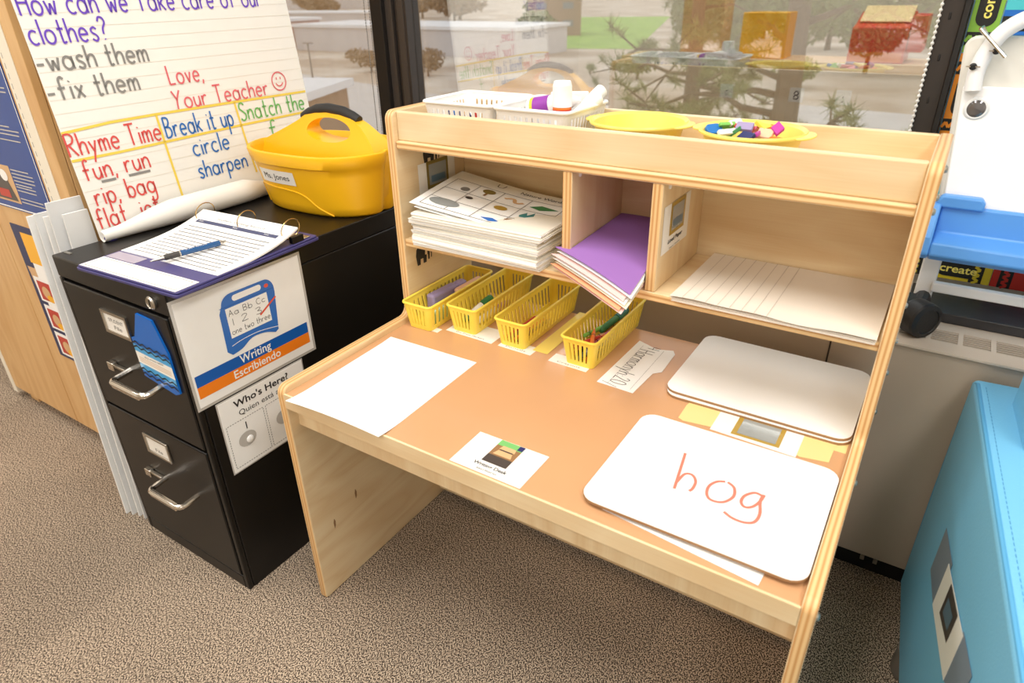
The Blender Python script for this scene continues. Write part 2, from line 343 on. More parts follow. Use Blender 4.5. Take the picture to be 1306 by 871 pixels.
GLYPH = {
 'a':[R_, [(.47,.56),(.47,.2),(.5,0)]], 'b':[[(0,1),(0,0)], A(.22,.28,.22,.28,180,-180,9)], 'c':[A(.25,.28,.25,.28,50,310)],
 'd':[R_, [(.48,1.02),(.48,0)]], 'e':[[(.02,.3),(.46,.3)]+A(.24,.28,.23,.28,10,315)], 'f':[[(.4,.9),(.3,1),(.18,.92),(.15,.7),(.15,0)],[(0,.52),(.36,.52)]],
 'g':[R_, [(.48,.54),(.48,-.2),(.36,-.42),(.16,-.44),(.04,-.34)]], 'h':[[(0,1),(0,0)],[(0,.3),(.12,.5),(.27,.56),(.39,.44),(.4,0)]],
 'i':[[(.03,.55),(.03,0)],[(.02,.76),(.05,.8)]], 'j':[[(.2,.55),(.2,-.25),(.12,-.42),(0,-.36)],[(.19,.76),(.22,.8)]], 'k':[[(0,1),(0,0)],[(.34,.55),(.02,.24)],[(.1,.32),(.38,0)]],
 'l':[[(.02,1),(.02,0)]], 'm':[[(0,.55),(0,0)],[(0,.36),(.12,.54),(.24,.5),(.27,.3),(.27,0)],[(.27,.36),(.4,.54),(.52,.5),(.55,.3),(.55,0)]],
 'n':[[(0,.55),(0,0)],[(0,.32),(.14,.52),(.28,.54),(.38,.4),(.4,0)]], 'o':[A(.25,.28,.25,.28,90,450,9)], 'p':[[(0,.55),(0,-.45)], A(.22,.28,.22,.28,180,-180,9)],
 'r':[[(0,.55),(0,0)],[(0,.3),(.1,.48),(.22,.55),(.32,.5)]], 's':[[(.36,.48),(.24,.57),(.07,.5),(.08,.36),(.28,.24),(.35,.1),(.22,-.01),(.02,.08)]],
 't':[[(.16,.95),(.16,.1),(.24,0),(.34,.06)],[(0,.58),(.34,.58)]], 'u':[[(0,.55),(.01,.15),(.14,0),(.3,.08),(.38,.25)],[(.38,.55),(.39,0)]], 'v':[[(0,.55),(.18,0)],[(.18,0),(.36,.55)]],
 'w':[[(0,.55),(.13,0)],[(.13,0),(.28,.45)],[(.28,.45),(.42,0)],[(.42,0),(.56,.55)]], 'x':[[(0,.55),(.36,0)],[(.36,.55),(0,0)]], 'y':[[(0,.55),(.2,.05)],[(.4,.55),(.2,.05),(.02,-.42)]],
 'H':[[(0,1),(0,0)],[(.5,1),(.5,0)],[(0,.5),(.5,.5)]], 'L':[[(0,1),(0,0)],[(0,0),(.42,.02)]], 'Y':[[(0,1),(.26,.5)],[(.54,1),(.26,.5),(.18,0)]], 'T':[[(.28,1),(.28,0)],[(0,1),(.58,1)]],
 'R':[[(0,1),(0,0)],[(0,1),(.3,1),(.46,.84),(.34,.6),(0,.5)],[(.14,.5),(.5,0)]], 'B':[[(0,1),(0,0)],[(0,1),(.32,.96),(.38,.76),(.24,.56),(0,.52)],[(0,.52),(.36,.48),(.46,.24),(.3,.03),(0,0)]],
 'S':[[(.46,.86),(.3,1),(.1,.92),(.06,.7),(.26,.52),(.46,.34),(.42,.1),(.22,0),(.02,.12)]], 'A':[[(0,0),(.26,1)],[(.26,1),(.5,0)],[(.1,.38),(.42,.38)]], 'C':[A(.3,.5,.3,.5,50,310)],
 '?':[[(.02,.8),(.14,.98),(.34,.94),(.4,.74),(.22,.5),(.18,.26)],[(.17,.06),(.2,.02)]], ',':[[(.06,.06),(0,-.16)]], '-':[[(0,.3),(.34,.3)]], ':':[[(.03,.4),(.05,.44)],[(.03,.08),(.05,.12)]],
 '1':[[(.05,1),(.05,0)]], '2':[[(.02,.78),(.16,1),(.38,.92),(.38,.68),(0,.02)],[(0,.02),(.46,.02)]], '3':[[(.02,.9),(.24,1),(.38,.8),(.14,.54)],[(.14,.54),(.42,.36),(.32,.04),(.02,.08)]], '4':[[(.05,1),(0,.45),(.42,.45)],[(.34,1),(.34,0)]], '0':[A(.25,.5,.25,.5,90,450,9)],
}
# ------------------------------------------------------------------ things
def tag(o, label, cat, group=None):
    o['label'] = label; o['category'] = cat
    if group: o['group'] = group
    return o
def thing(name, label, cat, loc, group=None):
    o = bpy.data.objects.new(name, None); scene.collection.objects.link(o); o.location = loc; o.empty_display_size = .05
    return tag(o, label, cat, group)
def struct(o): o['kind'] = 'structure'; return o
def kids(o): return [c for c in scene.collection.objects if c.parent is o]
def dup(root, loc, rotz=None, label=None, group=None):
    r = root.copy(); scene.collection.objects.link(r); r.location = loc
    if rotz is not None: r.rotation_euler = (0, 0, rotz)
    if label: r['label'] = label
    if group: r['group'] = group
    for ch in kids(root):
        c = ch.copy(); scene.collection.objects.link(c); c.parent = r
        for g in kids(ch):
            d = g.copy(); scene.collection.objects.link(d); d.parent = c
    return r
def rrect(w, d, r, n=5):
    pts = []
    for cx, cy, a0 in ((w/2-r, d/2-r, 0), (-w/2+r, d/2-r, 90), (-w/2+r, -d/2+r, 180), (w/2-r, -d/2+r, 270)):
        pts += [(cx+r*math.cos(math.radians(a0+90*i/n)), cy+r*math.sin(math.radians(a0+90*i/n))) for i in range(n+1)]
    return pts
def rot_z(a, c): return Matrix.Translation(Vector(c)) @ Matrix.Rotation(a, 4, 'Z')
def aim(p, q):   # matrix with local z from p to q
    d = Vector(q)-Vector(p); return Matrix.Translation(Vector(p)) @ d.to_track_quat('Z', 'Y').to_matrix().to_4x4()
# ================================================================== the room
XL, XR, YB, YF = -2.6, 3.4, .97, -4.2
struct(MB().box((XL,YF,-.06), (XR,YB+.1,0), 'carpet_loop').build('floor'))
struct(MB().box((XL,YF,CEILING), (XR,YB+.1,CEILING+.06), 'ceiling_tile').build('ceiling'))
SILL, HEAD, WXL, WXR = .60, 2.35, -2.3, .893
b = MB()
b.box((XL,YB,0), (XR,YB+.1,SILL), 'wall_paint'); b.box((XL,YB,HEAD), (XR,YB+.1,CEILING), 'wall_paint')
b.box((XL,YB,SILL), (WXL,YB+.1,HEAD), 'wall_paint'); b.box((WXR,YB,SILL), (XR,YB+.1,HEAD), 'wall_paint')
struct(b.build('wall_back'))
struct(MB().box((XL-.1,YF,0), (XL,YB+.1,CEILING), 'wall_paint').build('wall_left'))
struct(MB().box((XR,YF,0), (XR+.1,YB+.1,CEILING), 'wall_paint').build('wall_right'))
struct(MB().box((XL-.1,YF-.1,0), (XR+.1,YF,CEILING), 'wall_paint').build('wall_front'))
b = MB().box((XL,YF,0), (XR,YF+.012,.1), 'baseboard_vinyl'); struct(b.build('baseboard_front'))
# window: dark frame, a mullion of stepped profiles, two panes
win = bpy.data.objects.new('window_1', None); scene.collection.objects.link(win); win.location = (-.7, YB, SILL); struct(win)
f = MB()
f.box((WXL,.93,SILL), (WXR,1.0,SILL+.05), 'frame_dark'); f.box((WXL,.93,HEAD-.05), (WXR,1.0,HEAD), 'frame_dark')
f.box((WXL,.93,SILL+.05), (WXL+.05,1.0,HEAD-.05), 'frame_dark')
f.box((.848,.935,SILL+.05), (.883,1.0,HEAD-.05), 'frame_dark'); f.box((.883,.925,SILL+.05), (WXR,1.0,HEAD-.05), 'frame_black')
for z in (.955, 1.03, 1.1, 1.3): f.box((.862,.9335,z), (.866,.936,z+.012), 'frame_black')
f.build('window_frame', win, bev=.0015)
f = MB()
f.box((-.555,.93,SILL+.05), (-.512,1.0,HEAD-.05), 'frame_black'); f.box((-.512,.945,SILL+.05), (-.488,1.0,HEAD-.05), 'frame_mid')
f.box((-.488,.955,SILL+.05), (-.470,1.0,HEAD-.05), 'frame_black'); f.box((-.470,.94,SILL+.05), (-.432,1.0,HEAD-.05), 'frame_dark')
f.box((-.462,.9375,SILL+.05), (-.44,.941,HEAD-.05), 'frame_mid')
f.build('mullion', win, bev=.0015)
for x0, x1 in ((WXL+.05, -.555), (-.432, .848)):
    MB().box((x0,.968,SILL+.05), (x1,.974,HEAD-.05), 'glass').build('pane', win)
# unseen overhead panels, added to give soft light like a bounced flash
def ceiling_fill(x, y, label):
    t = thing('ceiling_fill_light', label, 'ceiling light', (x, y, CEILING), 'added ceiling fill panels')
    f = MB(); w, d = .62, 1.22
    for a, c in (((-w/2,-d/2),(w/2,-d/2+.03)), ((-w/2,d/2-.03),(w/2,d/2)), ((-w/2,-d/2+.03),(-w/2+.03,d/2-.03)), ((w/2-.03,-d/2+.03),(w/2,d/2-.03))):
        f.box((x+a[0],y+a[1],CEILING-.03), (x+c[0],y+c[1],CEILING), 'light_housing')
    f.build('housing', t)
    MB().box((x-w/2+.03,y-d/2+.03,CEILING-.02), (x+w/2-.03,y+d/2-.03,CEILING-.012), 'diffuser').build('diffuser', t)
    ld = bpy.data.lights.new('fill_lamp', 'AREA'); ld.shape = 'RECTANGLE'; ld.size = w-.08; ld.size_y = d-.08; ld.energy = LIGHT_POWER; ld.color = (1.0, .975, .94)
    lo = bpy.data.objects.new('fill_lamp', ld); scene.collection.objects.link(lo); lo.parent = t; lo.location = (0, 0, -.035)
for (x, y), w_ in zip(LIGHT_SPOTS, ('over the writing desk', 'over the blue sofa', 'in front of the tall wood cabinet', 'in the middle of the room', 'far back at the right', 'far back at the left')):
    ceiling_fill(x, y, 'unseen fill light added as a white rectangular panel in the ceiling ' + w_)

# heating unit under the window
t = thing('convector_heater', 'long beige metal heating unit running under the window behind the desk', 'heater', (.4, .8, 0))
CZ = .58
b = MB().box((-.6,.66,.07), (2.2,.665,CZ-.004), 'convector_beige').box((-.6,.665,.07), (2.2,.93,CZ-.004), 'convector_beige')
b.build('casing', t, bev=.003)
MB().box((-.6,.70,0), (2.2,.92,.07), 'black_gap').build('plinth', t)
def strip(b, x0, x1, y0, y1, m): b.box((x0,y0,CZ-.004), (x1,y1,CZ), m)
b = MB(); strip(b, -.6, 2.2, .655, .70, 'convector_light'); strip(b, -.6, 2.2, .752, .93, 'convector_light')
gx = [.976+.051*i for i in range(-20, 20)]
for x in gx: strip(b, x-.008, x, .70, .752, 'convector_light')
for i in range(6): b.box((-.6,.703+.0085*i,CZ-.0035), (2.2,.7065+.0085*i,CZ-.0012), 'convector_beige')
b.build('top_grille', t)
MB().box((-.6,.70,CZ-.03), (2.2,.752,CZ-.0039), 'slot_dark').build('grille_tray', t)
for x in (.24, .818): MB().box((x-.0015,.6585,.08), (x+.0015,.661,CZ-.006), 'slot_dark').build('panel_seam', t)
for x in (.975, 1.0): MB().box((x-.004,.655,.062), (x+.004,.661,.07), 'steel').build('clip', t)

# black ledge board lying along the back of the heater
tag(MB().box((.925,.788,CZ), (2.1,.925,CZ+.02), 'ledge_black').build('ledge_board', loc=(1.5,.85,CZ), bev=.002), 'scuffed black board lying along the back of the heater under the easel', 'board')

# ================================================================== outdoors, seen from an upper floor
G = -9.0
struct(MB().box((-700,3,G-1), (300,900,G), 'dry_ground').build('ground'))
struct(MB().prism([(-64,116),(-50,119),(-92,246),(-126,238)], 'z', G, G+.06, 'lawn_green').build('lawn'))
struct(MB().prism([(-34,20),(40,20),(40,46),(-20,52),(-90,70),(-130,92),(-140,84),(-70,50)], 'z', G, G+.04, 'asphalt').build('parking_lot'))
struct(MB().prism([(-14,58),(40,50),(60,58),(-12,68)], 'z', G, G+.05, 'asphalt').build('road'))
def house(name, label, x, y, w, d, h, wall, roof, rz, over=.4, win_rows=0, para=None):
    t = thing(name, label, 'building', (x, y, G))
    m = rot_z(rz, (x, y, G))
    b = MB(); b.M = m; b.box((-w/2,-d/2,0), (w/2,d/2,h), wall); b.build('walls', t)
    b = MB(); b.M = m; b.box((-w/2-over,-d/2-over,h), (w/2+over,d/2+over,h+.5), roof); b.build('roof', t)
    for r in range(win_rows):
        n = max(2, int(w/7))
        for i in range(n):
            b = MB(); b.M = m; x0 = -w/2+(i+.3)*w/n; b.box((x0,-d/2-.05,h*(.25+.45*r)), (x0+w/n*.4,-d/2,h*(.25+.45*r)+1.3), 'ext_glass'); b.build('window', t)
    return m, t
house('warehouse', 'long pale low warehouse beyond the lamp post outside the window', -86, 104, 52, 16, 4.1, 'ext_wall', 'ext_white', -.02)
m, t = house('low_building', 'low brown building with a flat white roof outside above the caddy', -39.6, 28.1, 12, 10, 4.2, 'ext_brown', 'ext_white', .4)
for i in range(4):
    b = MB(); b.M = m @ Matrix.Translation((-1+1.1*i, 1.2-.5*i, 0)); b.lathe([(.15,4.7),(.15,5.0),(.25,5.0),(.25,5.2)], 'pole_grey', 10); b.build('roof_vent', t)
house('pink_shed', 'small pinkish building at the left end of the warehouse outside', -120, 100, 12, 10, 5, 'ext_pink', 'ext_white', 0, win_rows=1)
house('far_depot', 'pale depot with a white roof far behind the warehouse', -188, 176, 44, 14, 3.6, 'ext_wall', 'ext_white', .1)
house('far_shop', 'distant white building high in the left window pane', -350, 340, 80, 30, 6, 'ext_wall', 'ext_white', .2)
house('tan_house', 'tan house standing left of the green lawn outside', -84, 150, 12, 10, 8, 'ext_brown', 'ext_wall', .5, win_rows=2)
t = thing('lamp_post', 'thin grey lamp post standing in the parking lot outside', 'lamp post', (-72, 63.9, G))
MB().tube([(-72,63.9,G),(-72,63.9,G+4.3)], [.12,.08], 'pole_grey', 8).build('pole', t); MB().box((-72.9,63.8,G+4.2), (-71.1,64.0,G+4.32), 'pole_grey').build('lamp_arm', t)

def leaf_cloud(cx, cy, cz, rx, ry, rz, n, s, m, seed, b=None):
    rnd = random.Random(seed); b = b or MB(); vs, fs = [], []
    for _ in range(n):
        while True:
            p = Vector((rnd.uniform(-1,1), rnd.uniform(-1,1), rnd.uniform(-1,1)))
            if .3 < p.length < 1: break
        q = Vector((cx+p.x*rx, cy+p.y*ry, cz+p.z*rz)); d = Vector((rnd.gauss(0,1), rnd.gauss(0,1), rnd.gauss(0,1))).normalized()*s; e = d.orthogonal().normalized()*s*.45
        k = len(vs); vs += [q-d, q+e, q+d, q-e]; fs.append((k,k+1,k+2,k+3))
    return b.add(vs, fs, m)
def bush(name, label, cat, x, y, h, r, m, seed, n=500, group=None):
    t = thing(name, label, cat, (x, y, G), group)
    rnd = random.Random(seed); b = MB(); b.tube([(x,y,G),(x,y,G+h*.6)], [r*.07,r*.03], 'bark', 6)
    for i in range(6):
        a = i*PI/3+rnd.random(); b.tube([(x,y,G+h*(.2+.06*i)),(x+math.cos(a)*r*.7,y+math.sin(a)*r*.7,G+h*(.5+.07*i))], [r*.03,r*.012], 'bark', 5)
    b.build('trunk', t); leaf_cloud(x, y, G+h*.62, r, r, h*.42, n, r*.11, m, seed).build('crown', t)
far_brush = [(-230,215),(-262,240),(-300,270),(-214,240),(-186,225),(-250,275),(-330,300),(-158,212),(-140,185),(-285,225)]
for i, (x, y) in enumerate(far_brush):
    bush('bare_tree', 'brown leafless tree far off among the pale roofs', 'tree', x, y, 7+i%3*2, 7+i%4, 'bare_brush', i, group='bare trees among the far roofs')
for i, (x, y) in enumerate([(-76,77),(-70,73),(-65,80),(-59,72)]):
    bush('bare_bush', 'brown bare bush beside the parking lot outside the left pane', 'bush', x, y, 2.6, 2.2, 'bare_brush', 40+i, 350, group='bare bushes by the parking lot')
for i, (x, y, h, r) in enumerate([(-58,178,9,7),(-36,150,9,7),(-20,128,9,7),(-72,122,6,4),(-2,136,9,8),(-40,190,10,8),(-116,200,9,7)]):
    bush('green_tree', 'green leafy tree standing around the lawn outside the window', 'tree', x, y, h, r, 'leaf_green', 60+i, 700, group='leafy trees around the lawn')
for i, (x, y) in enumerate([(-37,112),(-28,104),(-19,98),(-10,96),(-1,94),(7,92),(15,96)]):
    bush('shade_tree', 'tall olive green tree in the row beyond the pines outside', 'tree', x, y, 9.5+i%3, 4.2, 'leaf_green', 120+i, 1500, group='row of olive trees beyond the pines')
for i, (x, y) in enumerate([(-33,80),(-24,78),(-15,80)]):
    bush('hedge_bush', 'round dark green bush in front of the lawn outside', 'bush', x, y, 3, 2.6, 'leaf_green', 80+i, 500, group='green bushes in front of the lawn')
def pine(label, x, y, h, z_lo, z_hi, seed, reach, n_br):
    t = thing('pine_tree', label, 'tree', (x, y, G)); rnd = random.Random(seed)
    b = MB(); b.tube([(x,y,G),(x+.1,y,G+h*.5),(x-.1,y,G+h)], [.34,.24,.06], 'bark', 9); b.build('trunk', t)
    br, nd = MB(), MB(); vs, fs = [], []
    for i in range(n_br):
        z = z_lo+(z_hi-z_lo)*i/n_br; a = rnd.uniform(0, 2*PI); L = reach*rnd.uniform(.6,1.1)
        pts = [Vector((x+math.cos(a)*L*k/5+rnd.uniform(-.12,.12), y+math.sin(a)*L*k/5+rnd.uniform(-.12,.12), z+.5*math.sin(k/5*2.2)*rnd.uniform(.4,1.2)-.05*k)) for k in range(6)]
        br.tube(pts, [.07,.055,.045,.035,.025,.012], 'bark', 6)
        for k in range(2, 6):
            for j in range(3):
                tip = pts[k]+Vector((rnd.gauss(0,.35), rnd.gauss(0,.35), rnd.gauss(.1,.25))); br.tube([pts[k], tip], [.02,.008], 'bark', 4)
                for q in range(60):
                    d = Vector((rnd.gauss(0,1), rnd.gauss(0,1), rnd.gauss(.35,1))).normalized()*rnd.uniform(.16,.3); o = tip+(pts[k]-tip)*rnd.uniform(0,.5); e = d.orthogonal().normalized()*.011
                    n0 = len(vs); vs += [o-e, o+e, o+d]; fs.append((n0,n0+1,n0+2))
    br.build('branches', t); nd.add(vs, fs, 'pine_needles').build('needles', t)
pine('pine tree with dark crooked branches close outside the right window pane', -1.8, 12.5, 15, -4.2, 4.0, 3, 2.7, 28)
pine('pine tree further to the right close outside the window', 2.9, 17.5, 15, -4.5, 4.5, 11, 3.0, 24)
pine('pine tree whose boughs show behind the white baskets', -6.4, 21, 15, -5.5, 2.0, 23, 3.0, 18)

# ================================================================== behind the photographer, mirrored in the glass
t = thing('bookcase', 'low wooden bookcase across the room, mirrored in the window', 'bookcase', (-.15, -2.2, 0))
MB().box((-1.1,-2.4,.04), (.85,-2.38,.72), 'maple_x').build('back_panel', t)
for x in (-1.1, -.46, .19, .832): MB().box((x,-2.38,0), (x+.018,-2.0,.72), 'maple_z').build('upright', t)
for z in (.06, .38): MB().box((-1.08,-2.38,z), (.83,-2.01,z+.018), 'maple_x').build('shelf', t)
MB().box((-1.12,-2.4,.72), (.87,-1.99,.74), 'maple_x').build('top', t)
t = thing('toy_cash_register', 'red toy cash register with a cream top, mirrored in the window at right', 'toy', (.46, -2.2, .74))
b = MB().prism([(-2.36,.74),(-2.02,.74),(-2.02,.93),(-2.12,.945),(-2.3,1.0),(-2.36,1.0)], 'x', .29, .58, 'toy_register_red'); b.build('body', t, bev=.008)
b = MB().prism([(-2.32,1.002),(-2.12,.948),(-2.11,.955),(-2.3,1.03),(-2.32,1.03)], 'x', .31, .57, 'toy_register_cream'); b.build('keypad', t)
MB().box((.582,-2.3,.80), (.66,-2.06,.99), 'toy_register_red').build('side_unit', t, bev=.006)
MB().box((.30,-2.018,.75), (.57,-2.012,.80), 'c_orange').build('drawer', t)
tag(MB().box((-.36,-2.3,.74), (-.08,-2.1,1.0), 'poster_yellow').build('yellow_box', loc=(-.22,-2.2,.74), bev=.004), 'yellow storage box on the bookcase across the room, mirrored in the window', 'box')
tag(MB().box((-.75,-2.3,.74), (-.48,-2.1,1.12), 'poster_tan').build('cardboard_box', loc=(-.6,-2.2,.74), bev=.004), 'tan cardboard box on the bookcase across the room, mirrored in the window', 'box')
# ================================================================== writing desk
W, T, DZ, YH, ZT, ZS, DD = .9223, .018, .5263, .360, .965, .7106, .587
XD1, XD2 = .3847, .5448
desk = thing('writing_desk', 'maple children\'s writing desk with a tan top and a cubby hutch', 'desk', (W/2, .3, 0))
def side_panel(x0, x1):
    P = [(0,.0)]; r = .018
    def arc(cy, cz, r, a0, a1, n=5): return [(cy+r*math.cos(math.radians(a0+(a1-a0)*i/n)), cz+r*math.sin(math.radians(a0+(a1-a0)*i/n))) for i in range(n+1)]
    zt = .540
    P = arc(.008,.008,.008,270,180,3)+arc(r,zt-r,r,180,90)+arc(YH-.006-.02,zt+.02,.02,270,360)+arc(YH-.006+r,ZT-r,r,180,90)+arc(DD-r,ZT-r,r,90,0)+[(DD,0)]
    b = MB().prism(P, 'x', x0, x1, 'maple_y', 'ply_x'); return b.build('side_panel', desk, bev=.0035, seg=3)
pl_ = side_panel(0, T); pr_ = side_panel(W-T, W)
def fleck(fr, u, v, p):   # small brown knots in the veneer
    b = MB(); b.poly(fr, [(u-.002,v-.012),(u+.002,v-.005),(u+.003,v+.006),(u,v+.014),(u-.003,v+.004)], 'photo_brown'); b.build('knot', p)
fr = frame((T,0,0), (0,1,0), (0,0,1), .0005)
fleck(fr, .057, .172, pl_); fleck(fr, .125, .203, pl_)
for y, z in ((.02,.505),(.05,.475),(.30,.505),(.52,.505),(.375,.90),(.375,.955),(.45,.90),(.40,.70),(.54,.70),(.45,.62)):
    b = MB(); b.M = aim((W, y, z), (W+1, y, z)); b.lathe([(.005,0),(.005,.0015),(.003,.0035),(0,.0035)], 'steel', 12); b.build('bolt', pr_)
b = MB().box((T,.004,.498), (W-T,DD-.02,DZ), 'maple_x', {'+z':'desk_laminate'}).build('desktop', desk, bev=.002, seg=2)
MB().box((T,.0005,.497), (W-T,.0045,DZ+.0006), 'maple_x').build('edge_band', b)
MB().box((T,.022,.448), (W-T,.04,.498), 'maple_z').build('apron', desk, bev=.001)
MB().box((T,.40,.02), (W-T,.418,.12), 'maple_x').build('stretcher', desk)
MB().box((T,YH,.893), (W-T,DD-.012,.9085), 'maple_x', {'-y':'ply_z'}).build('tray_board', desk, bev=.003, seg=3)
MB().box((T,YH+.008,.9085), (W-T,YH+.022,ZT-.002), 'maple_x').build('tray_rail', desk, bev=.003, seg=3)
MB().box((T,DD-.012,.69), (W-T,DD,ZT-.004), 'maple_x').build('back_panel', desk, bev=.002)
MB().box((T,YH,ZS-.0155), (W-T,DD-.012,ZS), 'maple_x', {'-y':'ply_z'}).build('shelf', desk, bev=.0015)
dv = []
for x in (XD1, XD2):
    o = MB().box((x,YH+.002,ZS), (x+T,DD-.012,.893), 'maple_z', {'-y':'ply_x'}).build('divider', desk, bev=.002); dv.append(o)
    b = MB(); b.M = aim((x+T,YH+.03,.884), (x+T+1,YH+.03,.884)); b.lathe([(.0045,0),(.0045,.002),(.002,.003),(0,.003)], 'white_plastic', 12); b.build('screw_cap', o)
# black elephant emblems on the inside of the left panel
ELE = [(0,0),(.010,0),(.011,.012),(.020,.012),(.020,0),(.030,0),(.032,.016),(.036,.016),(.036,.004),(.041,.004),(.043,.022),(.040,.034),(.032,.040),(.020,.041),(.008,.042),(0,.036),(-.003,.022)]
for y, z, s in ((.391,.640,1.0), (.44,.846,1.0)):
    b = MB(); fr = frame((T,y,z), (0,1,0), (0,0,1)); b.poly(fr, [(u*s,v*s) for u, v in ELE], 'c_black'); 
    b.stroke(fr, smooth([(.043*s,.024*s),(.048*s,.016*s),(.047*s,.006*s)]), .003*s, 'c_black', 1.1); b.poly(fr, [(.026*s,.018*s),(.034*s,.016*s),(.035*s,.030*s),(.028*s,.032*s)], 'maple_z', 1.6)
    o = b.build('elephant_emblem', pl_); o['label'] = 'black elephant emblem'

# picture cards stuck on the hutch
def shelf_card(label, fr, w, h, pic, l1, l2, loc, frame_m):
    b = MB(); b.rect(fr, 0, 0, w, h, 'label_white'); b.add([fr(0,0,.2),fr(w,0,.2),fr(w,h,.2),fr(0,h,.2)], [(3,2,1,0)], 'label_white')
    u0, v0, u1, v1 = pic; b.rect(fr, u0, v0, u1, v1, frame_m, 1.6); b.rect(fr, u0+.007, v0+.007, u1-.007, v1-.007, 'photo_silver', 2.2)
    b.rect(fr, u0+.013, v0+.012, u1-.012, v0+.026, 'photo_blue', 2.6)
    b.text(l1, fr, w*.5, v0-.013, .0075, 'ink', w*.55, k=1.6, bold=.02); b.text(l2, fr, w*.5, v0-.024, .004, 'ink_grey', w*.4, k=1.6)
    return tag(b.build('picture_card', loc=loc), label, 'picture card')
shelf_card('white picture card on the left inner wall of the hutch', frame((T,.418,.748), (0,1,0), (0,0,1), .0007), .122, .102, (.026,.046,.098,.103), 'Drawing Paper', 'papel de dibujo', (T,.48,.8), 'photo_olive')
shelf_card('white picture card on the divider facing the lined paper', frame((XD2+T,.376,.77), (0,1,0), (0,0,1), .0007), .122, .082, (.03,.026,.098,.082), 'Lined Paper', 'papel rayado', (XD2+T,.43,.8), 'photo_gold')

# ------------------------------------------------------------------ things lying on the desktop
def flat_card(name, label, cat, pts, z, m, th=.0006, draw=None, group=None):
    b = MB().prism(pts, 'z', z, z+th, m)
    if draw: draw(b, frame((0,0,z+th), (1,0,0), (0,1,0), .0003))
    c = (sum(p[0] for p in pts)/len(pts), sum(p[1] for p in pts)/len(pts), z)
    return tag(b.build(name, loc=c), label, cat, group)
z0 = DZ+.0003
# blank sheet: front left corner hangs over the desk edge
b = MB(); b.grid(lambda u, v: (.044+.215*u-.008*v, -.016+.284*v+.006*u, z0+.0004 + .013*max(0,1-v*5)**2*(.35+.65*u*(1-u)*2) + .0015*max(0,(v-.9)*10)*(1-u)), 14, 20, 'paper', .0006)
tag(b.build('blank_paper', loc=(.15,.13,z0)), 'blank white sheet of paper at the front left of the desk', 'paper')
def wd(b, fr):
    b.rect(fr, .431, .033, .4755, .0915, 'photo_brown'); b.rect(fr, .431, .078, .4755, .0915, 'photo_green', 1.6)
    b.rect(fr, .431, .033, .4755, .052, 'photo_dark', 1.6); b.poly(fr, [(.437,.055),(.470,.055),(.466,.067),(.441,.067)], 'poster_tan', 2.2); b.poly(fr, [(.440,.069),(.468,.069),(.466,.079),(.442,.079)], 'poster_tan', 2.2)
    b.rect(fr, .442, .0665, .466, .0695, 'photo_dark', 2.8); b.rect(fr, .466, .080, .4755, .0915, 'c_navy', 2.2)
    b.text('Writing Desk', fr, .453, .0215, .0072, 'ink', .060, bold=.02); b.text('escritorio', fr, .453, .0125, .005, 'ink_grey', .036, bold=.015)
flat_card('desk_label', 'white card with a desk photo and the words Writing Desk', 'label card', [(.389,.007),(.517,.007),(.517,.093),(.388,.092)], z0, 'label_white', draw=wd)
# torn paper with upside-down handwriting
torn = [(.481,.33),(.553,.327),(.5575,.409),(.570,.422),(.567,.498),(.559,.511),(.528,.50),(.485,.517)]
def tp(b, fr):
    f2 = lambda u, v, k=1.0: fr(.5+v, .5-u, k)
    b.hand('4', f2, -.004, .012, .024, 'ink', .011, .0013); b.hand('Harmonyh:20', f2, .016, .0, .031, 'ink', .142, .0015)
    for v in (.0, .044): b.stroke(f2, [(.0,v),(.165,v)], .0005, 'ink_grey')
    b.stroke(f2, [(.162,-.012),(.17,.02)], .001, 'ink')
flat_card('torn_note', 'torn strip of paper with handwriting beside the crayon bin', 'note', torn, z0, 'paper', .0008, draw=tp)
# dry-erase boards
def dry_board(label, cx, cy, w, d, z, rz, group=None, n=1, draw=None):
    t = thing('whiteboard', label, 'whiteboard', (cx, cy, z), group); m = rot_z(rz, (cx, cy, z))
    P = rrect(w, d, .024); b = MB(); b.M = m; b.prism(P, 'z', 0, .0045, 'board_edge'); b.build('board', t, bev=.0006)
    b = MB(); b.M = m; b.prism([(x*.997,y*.997) for x, y in P], 'z', .0045, .0053, 'white_card')
    s = b.build('writing_surface', t)
    if draw: d_ = MB(); draw(d_, frame((0,0,z+.0053), (1,0,0), (0,1,0), .0004)); d_.build('marker_word', s)
    return t
dry_board('lower blank lap whiteboard under another at the back right of the desk', .7505, .470, .302, .240, z0, .01)
dry_board('upper blank lap whiteboard at the back right of the desk', .750, .476, .304, .242, z0+.0056, -.004)
flat_card('white_sheet', 'white sheet poking out in front from under the hog whiteboard', 'paper', [(.637,.031),(.854,.009),(.868,.195),(.655,.215)], z0+.0002, 'paper')
hog = [[(.695,.197),(.702,.156),(.7095,.111)],[(.7075,.126),(.711,.149),(.721,.153),(.730,.142),(.7315,.125),(.729,.117)],
 [(.766,.163),(.756,.157),(.7495,.142),(.752,.124),(.761,.115),(.776,.119),(.785,.137),(.781,.156),(.7695,.1640)],
 [(.818,.160),(.808,.161),(.798,.148),(.797,.133),(.804,.125),(.813,.131),(.819,.147),(.8205,.163)],[(.8205,.163),(.819,.148),(.825,.122),(.823,.103),(.812,.095),(.796,.095),(.783,.101)]]
dry_board('whiteboard with the word hog written in red marker', .7515, .149, .303, .245, z0+.0052, .0, draw=lambda b, fr: [b.stroke(fr, smooth(st), .0042, 'mk_hog', 1+.2*i) for i, st in enumerate(hog)])
dry_board('white board lying directly beneath the hog whiteboard', .757, .158, .29, .222, z0+.0012, .0)
